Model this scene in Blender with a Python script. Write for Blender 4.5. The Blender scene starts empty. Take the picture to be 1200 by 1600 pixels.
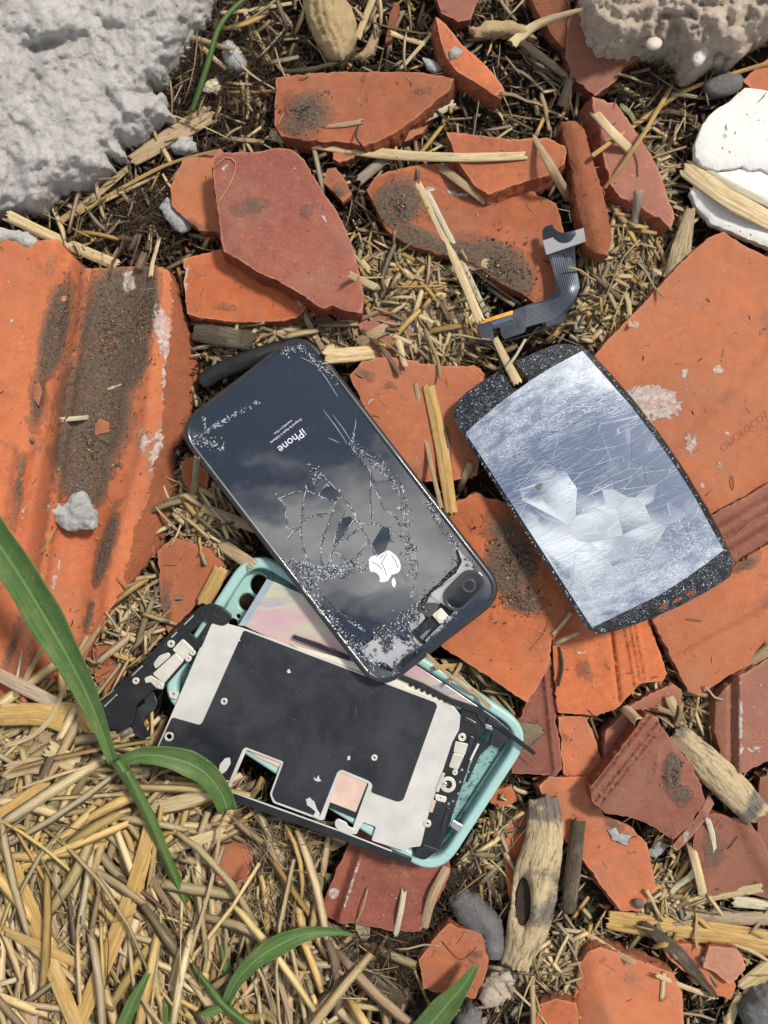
import bpy, math, random
import numpy as np
from mathutils import Vector, noise
from mathutils.geometry import delaunay_2d_cdt
R = math.radians
rnd = random.Random(7)
rng = np.random.default_rng(7)
S = 0.00031      # metres per unit of the working grid (about a third of a millimetre)
H = 1290.0       # camera height in those units
scene = bpy.context.scene
COL = scene.collection

# ---------------------------------------------------------------- camera
cam = bpy.data.cameras.new('camera'); camo = bpy.data.objects.new('camera', cam); COL.objects.link(camo)
camo.location = (0, 0, H*S); camo.rotation_euler = (0, 0, 0)
cam.sensor_fit = 'HORIZONTAL'; cam.sensor_width = 36; cam.lens = 36*H/1200
cam.clip_start = 0.01; cam.clip_end = 100
cam.dof.use_dof = True; cam.dof.focus_distance = (H-70)*S; cam.dof.aperture_fstop = 13
scene.camera = camo

# ---------------------------------------------------------------- light
SUN_AZ, SUN_EL = R(52), R(52)      # azimuth clockwise from +Y (up in the picture)
w = bpy.data.worlds.new('World'); scene.world = w; w.use_nodes = True
nt = w.node_tree; nt.nodes.clear()
def wn(t, **k):
    n = nt.nodes.new(t)
    for a, b in k.items(): setattr(n, a, b)
    return n
sky = wn('ShaderNodeTexSky', sky_type='NISHITA', sun_disc=False, sun_elevation=SUN_EL, sun_rotation=SUN_AZ)
tc = wn('ShaderNodeTexCoord'); sep = wn('ShaderNodeSeparateXYZ'); nt.links.new(tc.outputs['Generated'], sep.inputs[0])
def wmath(op, a, b):
    n = wn('ShaderNodeMath', operation=op)
    for i, v in enumerate((a, b)):
        if isinstance(v, (int, float)): n.inputs[i].default_value = v
        else: nt.links.new(v, n.inputs[i])
    return n.outputs[0]
zc = wmath('ADD', wmath('MAXIMUM', sep.outputs[2], 0.0), 0.25)
cx_ = wmath('DIVIDE', sep.outputs[0], zc); cy_ = wmath('DIVIDE', sep.outputs[1], zc)
cmb = wn('ShaderNodeCombineXYZ'); nt.links.new(cx_, cmb.inputs[0]); nt.links.new(cy_, cmb.inputs[1]); cmb.inputs[2].default_value = 7.2
mp = wn('ShaderNodeMapping'); nt.links.new(cmb.outputs[0], mp.inputs[0])
mp.inputs['Rotation'].default_value = (0, 0, R(-25)); mp.inputs['Scale'].default_value = (2.2, 4.6, 1); mp.inputs['Location'].default_value = (0.35, 0.1, 0)
cn = wn('ShaderNodeTexNoise'); nt.links.new(mp.outputs[0], cn.inputs['Vector'])
cn.inputs['Scale'].default_value = 1.5; cn.inputs['Detail'].default_value = 7; cn.inputs['Roughness'].default_value = 0.55; cn.inputs['Distortion'].default_value = 0.3
cr = wn('ShaderNodeValToRGB'); nt.links.new(cn.outputs[0], cr.inputs[0])
cr.color_ramp.elements[0].position = 0.475; cr.color_ramp.elements[1].position = 0.575
cn2 = wn('ShaderNodeTexNoise'); nt.links.new(mp.outputs[0], cn2.inputs['Vector']); cn2.inputs['Scale'].default_value = 3.1; cn2.inputs['Detail'].default_value = 5
cc = wn('ShaderNodeValToRGB'); nt.links.new(cn2.outputs[0], cc.inputs[0])
cc.color_ramp.elements[0].position = 0.35; cc.color_ramp.elements[0].color = (5.5, 5.6, 5.8, 1)
cc.color_ramp.elements[1].position = 0.62; cc.color_ramp.elements[1].color = (12, 11.9, 11.6, 1)
mx = wn('ShaderNodeMix', data_type='RGBA'); nt.links.new(cr.outputs[0], mx.inputs[0]); hz = wn('ShaderNodeMix', data_type='RGBA'); hz.inputs[0].default_value = .42; hz.inputs[7].default_value = (1.5, 1.75, 2.1, 1); nt.links.new(sky.outputs[0], hz.inputs[6]); nt.links.new(hz.outputs[2], mx.inputs[6]); nt.links.new(cc.outputs[0], mx.inputs[7])
bg = wn('ShaderNodeBackground'); nt.links.new(mx.outputs[2], bg.inputs[0]); bg.inputs[1].default_value = 0.10
wo = wn('ShaderNodeOutputWorld'); nt.links.new(bg.outputs[0], wo.inputs[0])
sl = bpy.data.lights.new('sun', 'SUN'); so = bpy.data.objects.new('sun', sl); COL.objects.link(so)
sl.energy = 3.2; sl.angle = R(9); sl.color = (1.0, 0.95, 0.87)
sdir = Vector((math.sin(SUN_AZ)*math.cos(SUN_EL), math.cos(SUN_AZ)*math.cos(SUN_EL), math.sin(SUN_EL)))
so.rotation_euler = sdir.to_track_quat('Z', 'Y').to_euler(); so.location = sdir*2
vs = scene.view_settings; vs.view_transform = 'Standard'; vs.look = 'None'; vs.gamma = 1; vs.exposure = 0.2; vs.use_curve_mapping = False

# ---------------------------------------------------------------- geometry helpers
def Wp(x, y, z):                       # grid point at height z -> metres
    k = (H-z)/H
    return ((x-600)*k*S, (800-y)*k*S, z*S)
def Wn(P):
    P = np.asarray(P, float); k = (H-P[:, 2])/H
    return np.stack([(P[:, 0]-600)*k*S, (800-P[:, 1])*k*S, P[:, 2]*S], 1)
def root_of(o):
    while o.parent: o = o.parent
    return o
def tag(o, label=None, cat=None, group=None, kind=None):
    if label: o['label'] = label
    if cat: o['category'] = cat
    if group: o['group'] = group
    if kind: o['kind'] = kind
    return o
def empty(name, x, y, z, label, cat, group=None):
    o = bpy.data.objects.new(name, None); COL.objects.link(o); o.location = Wp(x, y, z); o.empty_display_size = 0.01
    return tag(o, label, cat, group)
def mk(name, V, F, mats, parent=None, mi=None, smooth=None, attrs=None):
    """V in grid units; F list of faces; one mesh object"""
    V = Wn(V)
    if parent is None: org = np.array([V[:, 0].mean(), V[:, 1].mean(), V[:, 2].min()])
    else: org = np.array(root_of(parent).location)
    me = bpy.data.meshes.new(name)
    V = V-org
    if isinstance(F, np.ndarray):
        n, k = F.shape
        me.vertices.add(len(V)); me.vertices.foreach_set('co', V.ravel().astype(np.float32))
        me.loops.add(n*k); me.loops.foreach_set('vertex_index', F.ravel().astype(np.int32))
        me.polygons.add(n); me.polygons.foreach_set('loop_start', (np.arange(n)*k).astype(np.int32))
        me.update(calc_edges=True)
    else:
        me.from_pydata(V.tolist(), [], F)
    if not isinstance(mats, (list, tuple)): mats = [mats]
    for m in mats: me.materials.append(m)
    if mi is not None: me.polygons.foreach_set('material_index', np.asarray(mi, np.int32))
    if smooth is not None:
        if smooth is True: smooth = np.ones(len(me.polygons), bool)
        me.polygons.foreach_set('use_smooth', np.asarray(smooth, bool))
    for k_, (typ, arr) in (attrs or {}).items():
        a = me.attributes.new(k_, typ, 'POINT')
        arr = np.asarray(arr, np.float32)
        a.data.foreach_set('value' if typ == 'FLOAT' else ('color' if typ == 'FLOAT_COLOR' else 'vector'), arr.ravel())
    me.update()
    o = bpy.data.objects.new(name, me); COL.objects.link(o)
    if parent is None: o.location = org
    else: o.parent = parent
    return o
def fbm(x, y, z=0, o=4, r=.5):
    a = 1; s = 0; f = 1
    for i in range(o):
        s += a*noise.noise((x*f, y*f, z+i*7.3)); a *= r; f *= 2.03
    return s
def inside(P, poly):
    P = np.asarray(P, float); poly = np.asarray(poly, float)
    x, y = P[:, 0], P[:, 1]; c = np.zeros(len(P), bool); n = len(poly)
    for i in range(n):
        x0, y0 = poly[i]; x1, y1 = poly[i-1]
        if y0 == y1: continue
        m = ((y0 > y) != (y1 > y)) & (x < (x1-x0)*(y-y0)/(y1-y0)+x0); c ^= m
    return c
def edist(P, poly):
    P = np.asarray(P, float); poly = np.asarray(poly, float); d = np.full(len(P), 1e9); n = len(poly)
    for i in range(n):
        a = poly[i-1]; b = poly[i]; ab = b-a; L = (ab**2).sum()+1e-9
        t = np.clip(((P-a)@ab)/L, 0, 1); q = a+t[:, None]*ab
        d = np.minimum(d, np.hypot(*(P-q).T))
    return d
def roughen(poly, step, amp, seed):
    out = []; n = len(poly)
    for i in range(n):
        x0, y0 = poly[i]; x1, y1 = poly[(i+1) % n]; L = math.hypot(x1-x0, y1-y0)
        if L < 1e-6: continue
        m = max(1, round(L/step)); nx, ny = (y1-y0)/L, -(x1-x0)/L
        for j in range(m):
            t = j/m; x = x0+(x1-x0)*t; y = y0+(y1-y0)*t
            c_ = noise.noise((x*.06, y*.06, seed+20)); d = amp*(noise.noise((x*.035, y*.035, seed))*.45+noise.noise((x*.12, y*.12, seed+5))*.6+noise.noise((x*.33, y*.33, seed+9))*.6-(max(0, c_-.28)*4 if amp > 1.5 else 0))
            out.append((x+nx*d, y+ny*d))
    return out
def roundpoly(poly, r, seg=5):
    out = []; n = len(poly)
    for i in range(n):
        p = Vector(poly[i]); a = Vector(poly[i-1]); b = Vector(poly[(i+1) % n])
        rr = r[i] if isinstance(r, (list, tuple)) else r
        if rr <= 0: out.append(tuple(p)); continue
        da = (a-p); db = (b-p); q = min(rr, da.length*.45, db.length*.45)
        s = p+da.normalized()*q; e = p+db.normalized()*q
        for k in range(seg+1):
            t = k/seg; out.append(tuple(s*(1-t)**2+p*2*t*(1-t)+e*t*t))
    return out
def triang(loops, interior):
    pts = []; ed = []
    for lp in loops:
        b = len(pts); n = len(lp); pts += [Vector((x, -y)) for x, y in lp]
        ed += [(b+i, b+(i+1) % n) for i in range(n)]
    pts += [Vector((x, -y)) for x, y in interior]
    v, e, f, *_ = delaunay_2d_cdt(pts, ed, [], 1, 1e-4)
    P = np.array([(q.x, -q.y) for q in v])
    F = []
    if not len(f): return P, []
    C = np.array([[sum(P[i][0] for i in t)/3, sum(P[i][1] for i in t)/3] for t in f])
    keep = inside(C, loops[0])
    for h in loops[1:]: keep &= ~inside(C, h)
    for t, kp in zip(f, keep):
        if not kp: continue
        a, b, c = [v[i] for i in t]
        ar = (b.x-a.x)*(c.y-a.y)-(b.y-a.y)*(c.x-a.x)
        if abs(ar) < 1e-7: continue
        F.append(tuple(t) if ar > 0 else tuple(t[::-1]))
    return P, F
CEN = np.array([600., 800.])
def prism(loops, zt, levels, grid=None, jit=.35, sidenoise=0, skew=(0, 0), bottom=True):
    """closed solid: top sheet zt(P,d), rings (outset, dz) down the sides, bottom"""
    inter = []
    if grid:
        L0 = np.array(loops[0]); x0, y0 = L0.min(0); x1, y1 = L0.max(0)
        gx, gy = np.meshgrid(np.arange(x0, x1, grid), np.arange(y0, y1, grid*.87)); gx = gx+(np.arange(gx.shape[0]) % 2)[:, None]*grid*.5
        Q = np.stack([gx.ravel(), gy.ravel()], 1); Q += rng.uniform(-jit, jit, Q.shape)*grid
        Q = Q[inside(Q, loops[0])]
        if len(Q):
            d = edist(Q, loops[0])
            for h in loops[1:]: d = np.where(inside(Q, h), 0, np.minimum(d, edist(Q, h)))
            inter = Q[d > grid*.45].tolist()
    P, F = triang(loops, inter)
    d = edist(P, loops[0])
    z = zt(P, d); V = np.column_stack([P, z]); n = len(V)
    es = set()
    for t in F:
        for i in range(3): es.add((t[i], t[(i+1) % 3]))
    nxt = {a: b for a, b in es if (b, a) not in es}; prv = {b: a for a, b in nxt.items()}
    bi = [a for a in nxt if a in prv]; idx = {a: i for i, a in enumerate(bi)}; m = len(bi)
    A = np.array(bi); Pn = P[[nxt[a] for a in bi]]; Pp = P[[prv[a] for a in bi]]; Pc = P[A]
    def nrm(dv):
        nn = np.stack([-dv[:, 1], dv[:, 0]], 1)
        return nn/(np.hypot(*nn.T)[:, None]+1e-9)
    N = nrm(Pn-Pc)+nrm(Pc-Pp); N /= (np.hypot(*N.T)[:, None]+1e-6)
    # triangles are counter-clockwise seen from above, so outward in the picture frame is (-dy, dx)
    rings = []; Vs = [V]; base = n
    tot = levels[-1][1]
    for k, (o_, dz) in enumerate(levels):
        f = dz/tot if tot else 0
        sn = 0
        if sidenoise and 0 < k:
            sn = np.array([noise.noise((p[0]*.09, p[1]*.09, k*3.1))+.6*noise.noise((p[0]*.25, p[1]*.25, k*5.1))+.6*noise.noise((p[0]*.6, p[1]*.6, k*7.7)) for p in Pc])*sidenoise*min(1, k/1.5)
        off = (o_+sn) if np.ndim(sn) else np.full(m, o_)
        Q = Pc+N*off[:, None]+np.array(skew)*f
        kk = ((H-z[A])/(H-z[A]-dz))[:, None]; Q = CEN+(Q-CEN)*kk      # walls stand upright
        Vs.append(np.column_stack([Q, z[A]+dz])); rings.append(base); base += m
    Fq = []; mi = [0]*len(F); sm = [True]*len(F); Fa = [tuple(t) for t in F]
    for r0, r1 in zip(rings[:-1], rings[1:]):
        for a in bi:
            if nxt[a] not in idx: continue
            i, j = idx[a], idx[nxt[a]]
            Fa.append((r0+j, r0+i, r1+i, r1+j)); mi.append(1); sm.append(False)
    if bottom:
        Vb = V.copy(); Vb[:, 2] += tot; Vb[:, 0] += skew[0]; Vb[:, 1] += skew[1]
        Vb[:, :2] = CEN+(Vb[:, :2]-CEN)*((H-z)/(H-z-tot))[:, None]
        Vs.append(Vb); mp_ = {a: rings[-1]+idx[a] for a in bi}
        for t in F:
            Fa.append(tuple(mp_.get(q, base+q) for q in t[::-1])); mi.append(1); sm.append(False)
    return np.vstack(Vs), Fa, mi, sm, (P, d, n, bi)
SURF = []     # what things can lie on: (polygon, bbox, height function)
def reg(poly, fn):
    a = np.array(poly, float); SURF.append((a, a.min(0), a.max(0), fn))
def gnd(x, y):
    return 6*fbm(x*.008, y*.008, 3, 3)+42*math.exp(-(((x-60)/260)**2+((y-1480)/330)**2)*1.2)+8*math.exp(-(((x-940)/90)**2+((y-470)/90)**2))
def surf(x, y, base=16):
    z = gnd(x, y)+base
    for a, lo, hi, fn in SURF:
        if lo[0] <= x <= hi[0] and lo[1] <= y <= hi[1] and inside([(x, y)], a)[0]:
            z = max(z, fn(x, y))
    return z
def onthing(x, y):
    for a, lo, hi, fn in SURF:
        if lo[0] <= x <= hi[0] and lo[1] <= y <= hi[1] and inside([(x, y)], a)[0]: return True
    return False
def plate(name, poly, z, th, mats, parent=None, holes=(), r=0, bev=1.0, grid=None, label=None, regs=False, bottom=True):
    if r: poly = roundpoly(poly, r)
    zf = z if callable(z) else (lambda x, y: z)
    zt = lambda P, d: np.array([zf(p[0], p[1]) for p in P])
    V, F, mi, sm, _ = prism([poly]+list(holes), zt, [(0, 0), (bev*.7, -bev*.3), (bev, -bev), (bev*.8, -th)] if bev else [(0, 0), (0, -th)], grid=grid, bottom=bottom)
    if not isinstance(mats, (list, tuple)): mats = [mats]
    if len(mats) == 1: mi = None
    o = mk(name, V, F, mats, parent, mi, sm)
    if label: o['label'] = label
    if regs: reg(poly, zf)
    return o
def ring_poly(cx, cy, rx, ry=None, n=20, ang=0):
    ry = ry or rx; c, s = math.cos(ang), math.sin(ang)
    return [(cx+rx*math.cos(t)*c-ry*math.sin(t)*s, cy+rx*math.cos(t)*s+ry*math.sin(t)*c) for t in [2*math.pi*i/n for i in range(n)]]
def washer(name, cx, cy, ro, ri, z, th, mat, parent, ang=0, n=18):
    return plate(name, ring_poly(cx, cy, ro, n=n), z, th, mat, parent, holes=[ring_poly(cx, cy, ri, n=n)], bev=.5)
def strip_poly(pts, w):
    L = []; Rr = []
    for i, p in enumerate(pts):
        a = Vector(pts[max(0, i-1)]); b = Vector(pts[min(len(pts)-1, i+1)]); t = (b-a).normalized(); n = Vector((-t.y, t.x)); ww = (w[i] if isinstance(w, (list, tuple)) else w)/2
        L.append((p[0]+n.x*ww, p[1]+n.y*ww)); Rr.append((p[0]-n.x*ww, p[1]-n.y*ww))
    return L+Rr[::-1]
def catmull(pts, step=8):
    P = [Vector(p) for p in pts]
    if len(P) == 2: P = [P[0], (P[0]+P[1])/2, P[1]]
    out = []
    for i in range(len(P)-1):
        p0 = P[max(0, i-1)]; p1 = P[i]; p2 = P[i+1]; p3 = P[min(len(P)-1, i+2)]
        m = max(2, int((p2-p1).length/step))
        for j in range(m):
            t = j/m; out.append(.5*((2*p1)+(p2-p0)*t+(2*p0-5*p1+4*p2-p3)*t*t+(3*p1-p0-3*p2+p3)*t**3))
    out.append(P[-1]); return out
def blade_geo(pts, wfun, camber=.35, th=1.6, cols=9, ridge=.5, torn=6, seed=0, step=8, split=0, roll=0):
    """a split stalk, husk or leaf: a curved strip with ribs, thickness and torn ends, along 3-D points"""
    Q = catmull(pts, step); n = len(Q); rr = random.Random(seed); V = []; st = []
    tor0 = [rr.uniform(0, 1)*torn for _ in range(cols)]; tor1 = [rr.uniform(0, 1)*torn for _ in range(cols)]
    rdg = [rr.uniform(-1, 1)*ridge for _ in range(cols)]
    cum = [0]
    for i in range(1, n): cum.append(cum[-1]+(Q[i]-Q[i-1]).length)
    tot = cum[-1]
    for side in (0, 1):
        for i in range(n):
            t = (Q[min(n-1, i+1)]-Q[max(0, i-1)]).normalized(); nn = Vector((-t.y, t.x, 0)); nn = nn.normalized() if nn.length > 1e-4 else Vector((1, 0, 0)); up = t.cross(nn); up = up if up.z > 0 else -up
            if roll: nn, up = nn*math.cos(roll)+up*math.sin(roll), up*math.cos(roll)-nn*math.sin(roll)
            u = cum[i]/tot; w_ = wfun(u)
            for c in range(cols):
                a = -1+2*c/(cols-1)
                off = 0
                if i == 0: off = tor0[c]
                if i == n-1: off = -tor1[c]
                if i == 1: off = tor0[c]*.3
                if i == n-2: off = -tor1[c]*.3
                h = camber*w_*(1-a*a)*.5*(1 if camber > 0 else 1)+(rdg[c]+ridge*.5*noise.noise((cum[i]*.03, c*2.1, seed))) * (1 if 0 < c < cols-1 else 0)
                wob = 1+.10*noise.noise((cum[i]*.02, a*1.3, seed+3.3))
                p = Q[i]+nn*(a*w_*.5*wob)+up*(h-(th if side else 0))+t*off
                V.append(tuple(p)); st.append((cum[i]+seed*37.0, a, 0))
    F = []
    m = n*cols
    for i in range(n-1):
        for c in range(cols-1):
            a = i*cols+c; F.append((a, a+1, a+cols+1, a+cols)); F.append((m+a, m+a+cols, m+a+cols+1, m+a+1))
        a = i*cols; F.append((a, a+cols, m+a+cols, m+a)); a = i*cols+cols-1; F.append((a, m+a, m+a+cols, a+cols))
    for c in range(cols-1):
        F.append((c, m+c, m+c+1, c+1)); a = (n-1)*cols+c; F.append((a, a+1, m+a+1, m+a))
    return V, F, st
def drape(path, clear=2.0, base=17, z=None):
    """give a flat path heights so that it lies on whatever is under it"""
    if len(path[0]) == 3: return path
    n = len(path); hs = [surf(x, y, base) for x, y in path]
    if z is not None: hs = [z]*n
    if n == 2 or z is not None:
        ex = []
        (x0, y0), (x1, y1) = path[0], path[-1]; lift = 0
        for k in range(1, 12):
            t = k/12; h = surf(x0+(x1-x0)*t, y0+(y1-y0)*t, base); lift = max(lift, h-(hs[0]*(1-t)+hs[-1]*t))
        if z is not None: lift = 0
        return [(x, y, h+lift+clear) for (x, y), h in zip(path, hs)]
    # several points: keep above everything between them
    lf = [0]*n
    for i in range(n-1):
        for k in range(1, 8):
            t = k/8; x = path[i][0]*(1-t)+path[i+1][0]*t; y = path[i][1]*(1-t)+path[i+1][1]*t
            e = surf(x, y, base)-(hs[i]*(1-t)+hs[i+1]*t)
            if e > 0: lf[i] = max(lf[i], e*(1-t*.5)); lf[i+1] = max(lf[i+1], e*(.5+t*.5))
    return [(x, y, h+l+clear) for (x, y), h, l in zip(path, hs, lf)]
# ---------------------------------------------------------------- materials
class NM:
    def __init__(s, name):
        s.m = bpy.data.materials.new(name); s.m.use_nodes = True; s.t = s.m.node_tree; s.t.nodes.clear()
        s.out = s.t.nodes.new('ShaderNodeOutputMaterial'); s.b = s.t.nodes.new('ShaderNodeBsdfPrincipled'); s.t.links.new(s.b.outputs[0], s.out.inputs[0])
    def n(s, t, ins=None, **k):
        x = s.t.nodes.new(t)
        for a, b in k.items(): setattr(x, a, b)
        for a, b in (ins or {}).items(): s.set(x.inputs[a], b)
        return x
    def set(s, i, v):
        if isinstance(v, bpy.types.NodeSocket): s.t.links.new(v, i)
        elif isinstance(v, bpy.types.Node): s.t.links.new(v.outputs[0], i)
        else:
            if isinstance(v, tuple) and len(v) == 3 and i.type == 'RGBA': v = v+(1,)
            i.default_value = v
    def math(s, op, a, b=0.0, clamp=False):
        x = s.n('ShaderNodeMath', operation=op, use_clamp=clamp); s.set(x.inputs[0], a); s.set(x.inputs[1], b); return x.outputs[0]
    def noise(s, vec, scale, det=4, rough=.55, dist=0):
        return s.n('ShaderNodeTexNoise', {'Vector': vec, 'Scale': scale, 'Detail': float(det), 'Roughness': rough, 'Distortion': float(dist)}).outputs[0]
    def vor(s, vec, scale, feat='F1', out=0, **k):
        return s.n('ShaderNodeTexVoronoi', {'Vector': vec, 'Scale': scale}, feature=feat, **k).outputs[out]
    def ramp(s, f, a, b, lo=0.0, hi=1.0):
        return s.n('ShaderNodeMapRange', {0: f, 1: a, 2: b, 3: lo, 4: hi}, interpolation_type='SMOOTHSTEP').outputs[0]
    def mix(s, f, a, b, mode='MIX'):
        x = s.n('ShaderNodeMix', data_type='RGBA', blend_type=mode); s.set(x.inputs[0], f); s.set(x.inputs[6], a); s.set(x.inputs[7], b); return x.outputs[2]
    def attr(s, nme, o='Fac'): return s.n('ShaderNodeAttribute', attribute_name=nme).outputs[o]
    def coords(s, rand=True):
        t = s.n('ShaderNodeTexCoord').outputs['Object']
        if not rand: return t
        oi = s.n('ShaderNodeObjectInfo').outputs['Random']
        off = s.math('MULTIPLY', oi, 13.7)
        c = s.n('ShaderNodeCombineXYZ', {0: off, 1: off, 2: off}).outputs[0]
        return s.n('ShaderNodeVectorMath', {0: t, 1: c}, operation='ADD').outputs[0]
    def scalevec(s, v, sc, rot=0):
        return s.n('ShaderNodeMapping', {'Vector': v, 'Scale': sc, 'Rotation': (0, 0, rot)}).outputs[0]
    def bump(s, h, strength, dist, nrm=None):
        b = s.n('ShaderNodeBump', {'Height': h, 'Strength': strength, 'Distance': dist})
        if nrm is not None: s.set(b.inputs['Normal'], nrm)
        return b.outputs[0]
    def P(s, **k):
        mp = {'col': 'Base Color', 'rough': 'Roughness', 'metal': 'Metallic', 'ior': 'IOR', 'nrm': 'Normal', 'coat': 'Coat Weight', 'cr': 'Coat Roughness', 'trans': 'Transmission Weight', 'spec': 'Specular IOR Level'}
        for a, b in k.items(): s.set(s.b.inputs[mp[a]], b)
        return s.m
def terracotta(name, base, alt, dark=.5, lime=.3, broken=False, rough=.85, patina=.62):
    k = NM(name); c = k.coords()
    n1 = k.noise(c, 22., 5, .6, .4); n2 = k.noise(c, 170., 6, .65); n3 = k.noise(c, 1100., 3, .7)
    col = k.mix(k.ramp(n1, .32, .68), base, alt)
    col = k.mix(1.0, col, k.n('ShaderNodeCombineColor', {0: k.ramp(n2, .2, .8, .84, 1.14), 1: k.ramp(n2, .2, .8, .80, 1.2), 2: k.ramp(n2, .2, .8, .76, 1.28)}).outputs[0], 'MULTIPLY')
    # faint streaks from the press
    sv = k.scalevec(c, (60, 900, 60), .5); stn = k.noise(sv, 1., 3)
    col = k.mix(k.ramp(stn, .58, .75, 0, .22), col, (base[0]*.45, base[1]*.4, base[2]*.4))
    if not broken:
        film = k.ramp(k.noise(c, 26., 9, .75, .8), .45, .70, 0, .5); col = k.mix(film, col, (.30, .17, .11))
        fs = k.ramp(k.noise(c, 420., 6, .8), .55, .68, 0, .3); col = k.mix(fs, col, (.62, .36, .25))
        ed = k.ramp(k.math('ADD', k.attr('edge'), k.math('MULTIPLY', k.math('SUBTRACT', k.noise(c, 260., 6, .8), .5), 1.2)), .6, 1.0, 0, .42); col = k.mix(ed, col, (.62, .29, .17))
        pat = k.ramp(k.math('ADD', k.noise(c, 38., 8, .68, .5), k.math('MULTIPLY', k.noise(c, 600., 2), .12)), patina+.04, patina+.13, 0, dark)
        col = k.mix(pat, col, (.10, .07, .05))
        ef = k.ramp(k.noise(c, 75., 9, .75, 1.2), .60, .72, 0, lime); col = k.mix(ef, col, (.56, .40, .33))
    pits = k.ramp(k.vor(c, 330.), .05, .16, 1, 0); pm = k.math('MULTIPLY', pits, k.ramp(k.noise(c, 260., 2), .55, .62))
    col = k.mix(k.math('MULTIPLY', pm, .8), col, (.05, .025, .02))
    wp = k.math('MULTIPLY', k.ramp(k.vor(c, 210.), .04, .11, 1, 0), k.ramp(k.noise(c, 140., 2), .6, .66)); col = k.mix(k.math('MULTIPLY', wp, .65), col, (.7, .62, .55))
    col = k.mix(k.ramp(n3, .3, .7, 0, .25), col, (base[0]*.5, base[1]*.45, base[2]*.45))
    rv = k.n('ShaderNodeObjectInfo').outputs['Random']; rv2 = k.math('FRACT', k.math('MULTIPLY', rv, 37.7))
    col = k.mix(k.ramp(rv, 0., 1., 0., .38), col, (.34, .17, .10)); vv = k.ramp(rv2, 0., 1., .80, 1.14); col = k.mix(1.0, col, k.n('ShaderNodeCombineColor', {0: vv, 1: vv, 2: vv}).outputs[0], 'MULTIPLY')
    hgt = k.math('ADD', k.math('MULTIPLY', n2, .18), k.math('ADD', k.math('MULTIPLY', n3, .55), k.math('MULTIPLY', k.noise(c, 480., 6, .8), .5)))
    hgt = k.math('SUBTRACT', hgt, k.math('MULTIPLY', pm, 1.2))
    if not broken:
        gr = k.noise(c, 900., 3, .7); gr2 = k.vor(c, 1500.)
        mm = k.ramp(k.math('ADD', k.attr('mud'), k.math('MULTIPLY', k.math('SUBTRACT', k.noise(c, 62., 9, .72, .9), .5), 2.1)) , .42, .56); mm = k.math('MULTIPLY', mm, k.math('MULTIPLY', k.ramp(k.attr('mud'), .45, .85, .45, 1.), k.ramp(k.noise(c, 380., 6, .8), .34, .52, .62, 1.)))
        mc = k.mix(k.ramp(gr, .3, .7), (.060, .044, .031), (.155, .118, .084)); mc = k.mix(k.ramp(gr2, .08, .2, .25, 0), mc, (.30, .25, .20))
        col = k.mix(mm, col, mc)
        lm = k.ramp(k.math('ADD', k.attr('lime'), k.math('MULTIPLY', k.math('SUBTRACT', k.noise(c, 180., 7, .75, .8), .5), 1.5)), .45, .56)
        lc = k.mix(k.ramp(k.noise(c, 420., 5, .7), .3, .7), (.36, .31, .27), (.62, .58, .54)); col = k.mix(k.math('MULTIPLY', lm, k.ramp(k.noise(c, 300., 6, .8), .35, .6, .25, .95)), col, lc)
        hgt = k.math('ADD', hgt, k.math('MULTIPLY', mm, k.math('ADD', gr, .6))); hgt = k.math('ADD', hgt, k.math('MULTIPLY', lm, .6))
    else: hgt = k.math('ADD', hgt, k.noise(c, 230., 8, .85))
    return k.P(col=col, rough=rough, nrm=k.bump(hgt, .75 if not broken else 1.0, .0005 if not broken else .0012), spec=.3)
T_OR = terracotta('orange_terracotta', (.59, .158, .052), (.43, .112, .040), .6, .4)
T_OR2 = terracotta('dusty_terracotta', (.52, .155, .064), (.39, .110, .045), .6, .45)
T_RED = terracotta('red_terracotta', (.26, .075, .050), (.34, .105, .062), .5, .3, rough=.6)
T_DRK = terracotta('glazed_brown_terracotta', (.18, .062, .048), (.25, .07, .045), .4, .3, rough=.42)
T_PNK = terracotta('pale_terracotta', (.48, .24, .15), (.42, .18, .11), .4, .5)
B_OR = terracotta('broken_orange', (.44, .12, .042), (.31, .085, .035), broken=True)
B_RED = terracotta('broken_red', (.30, .07, .035), (.24, .055, .03), broken=True)

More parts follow.
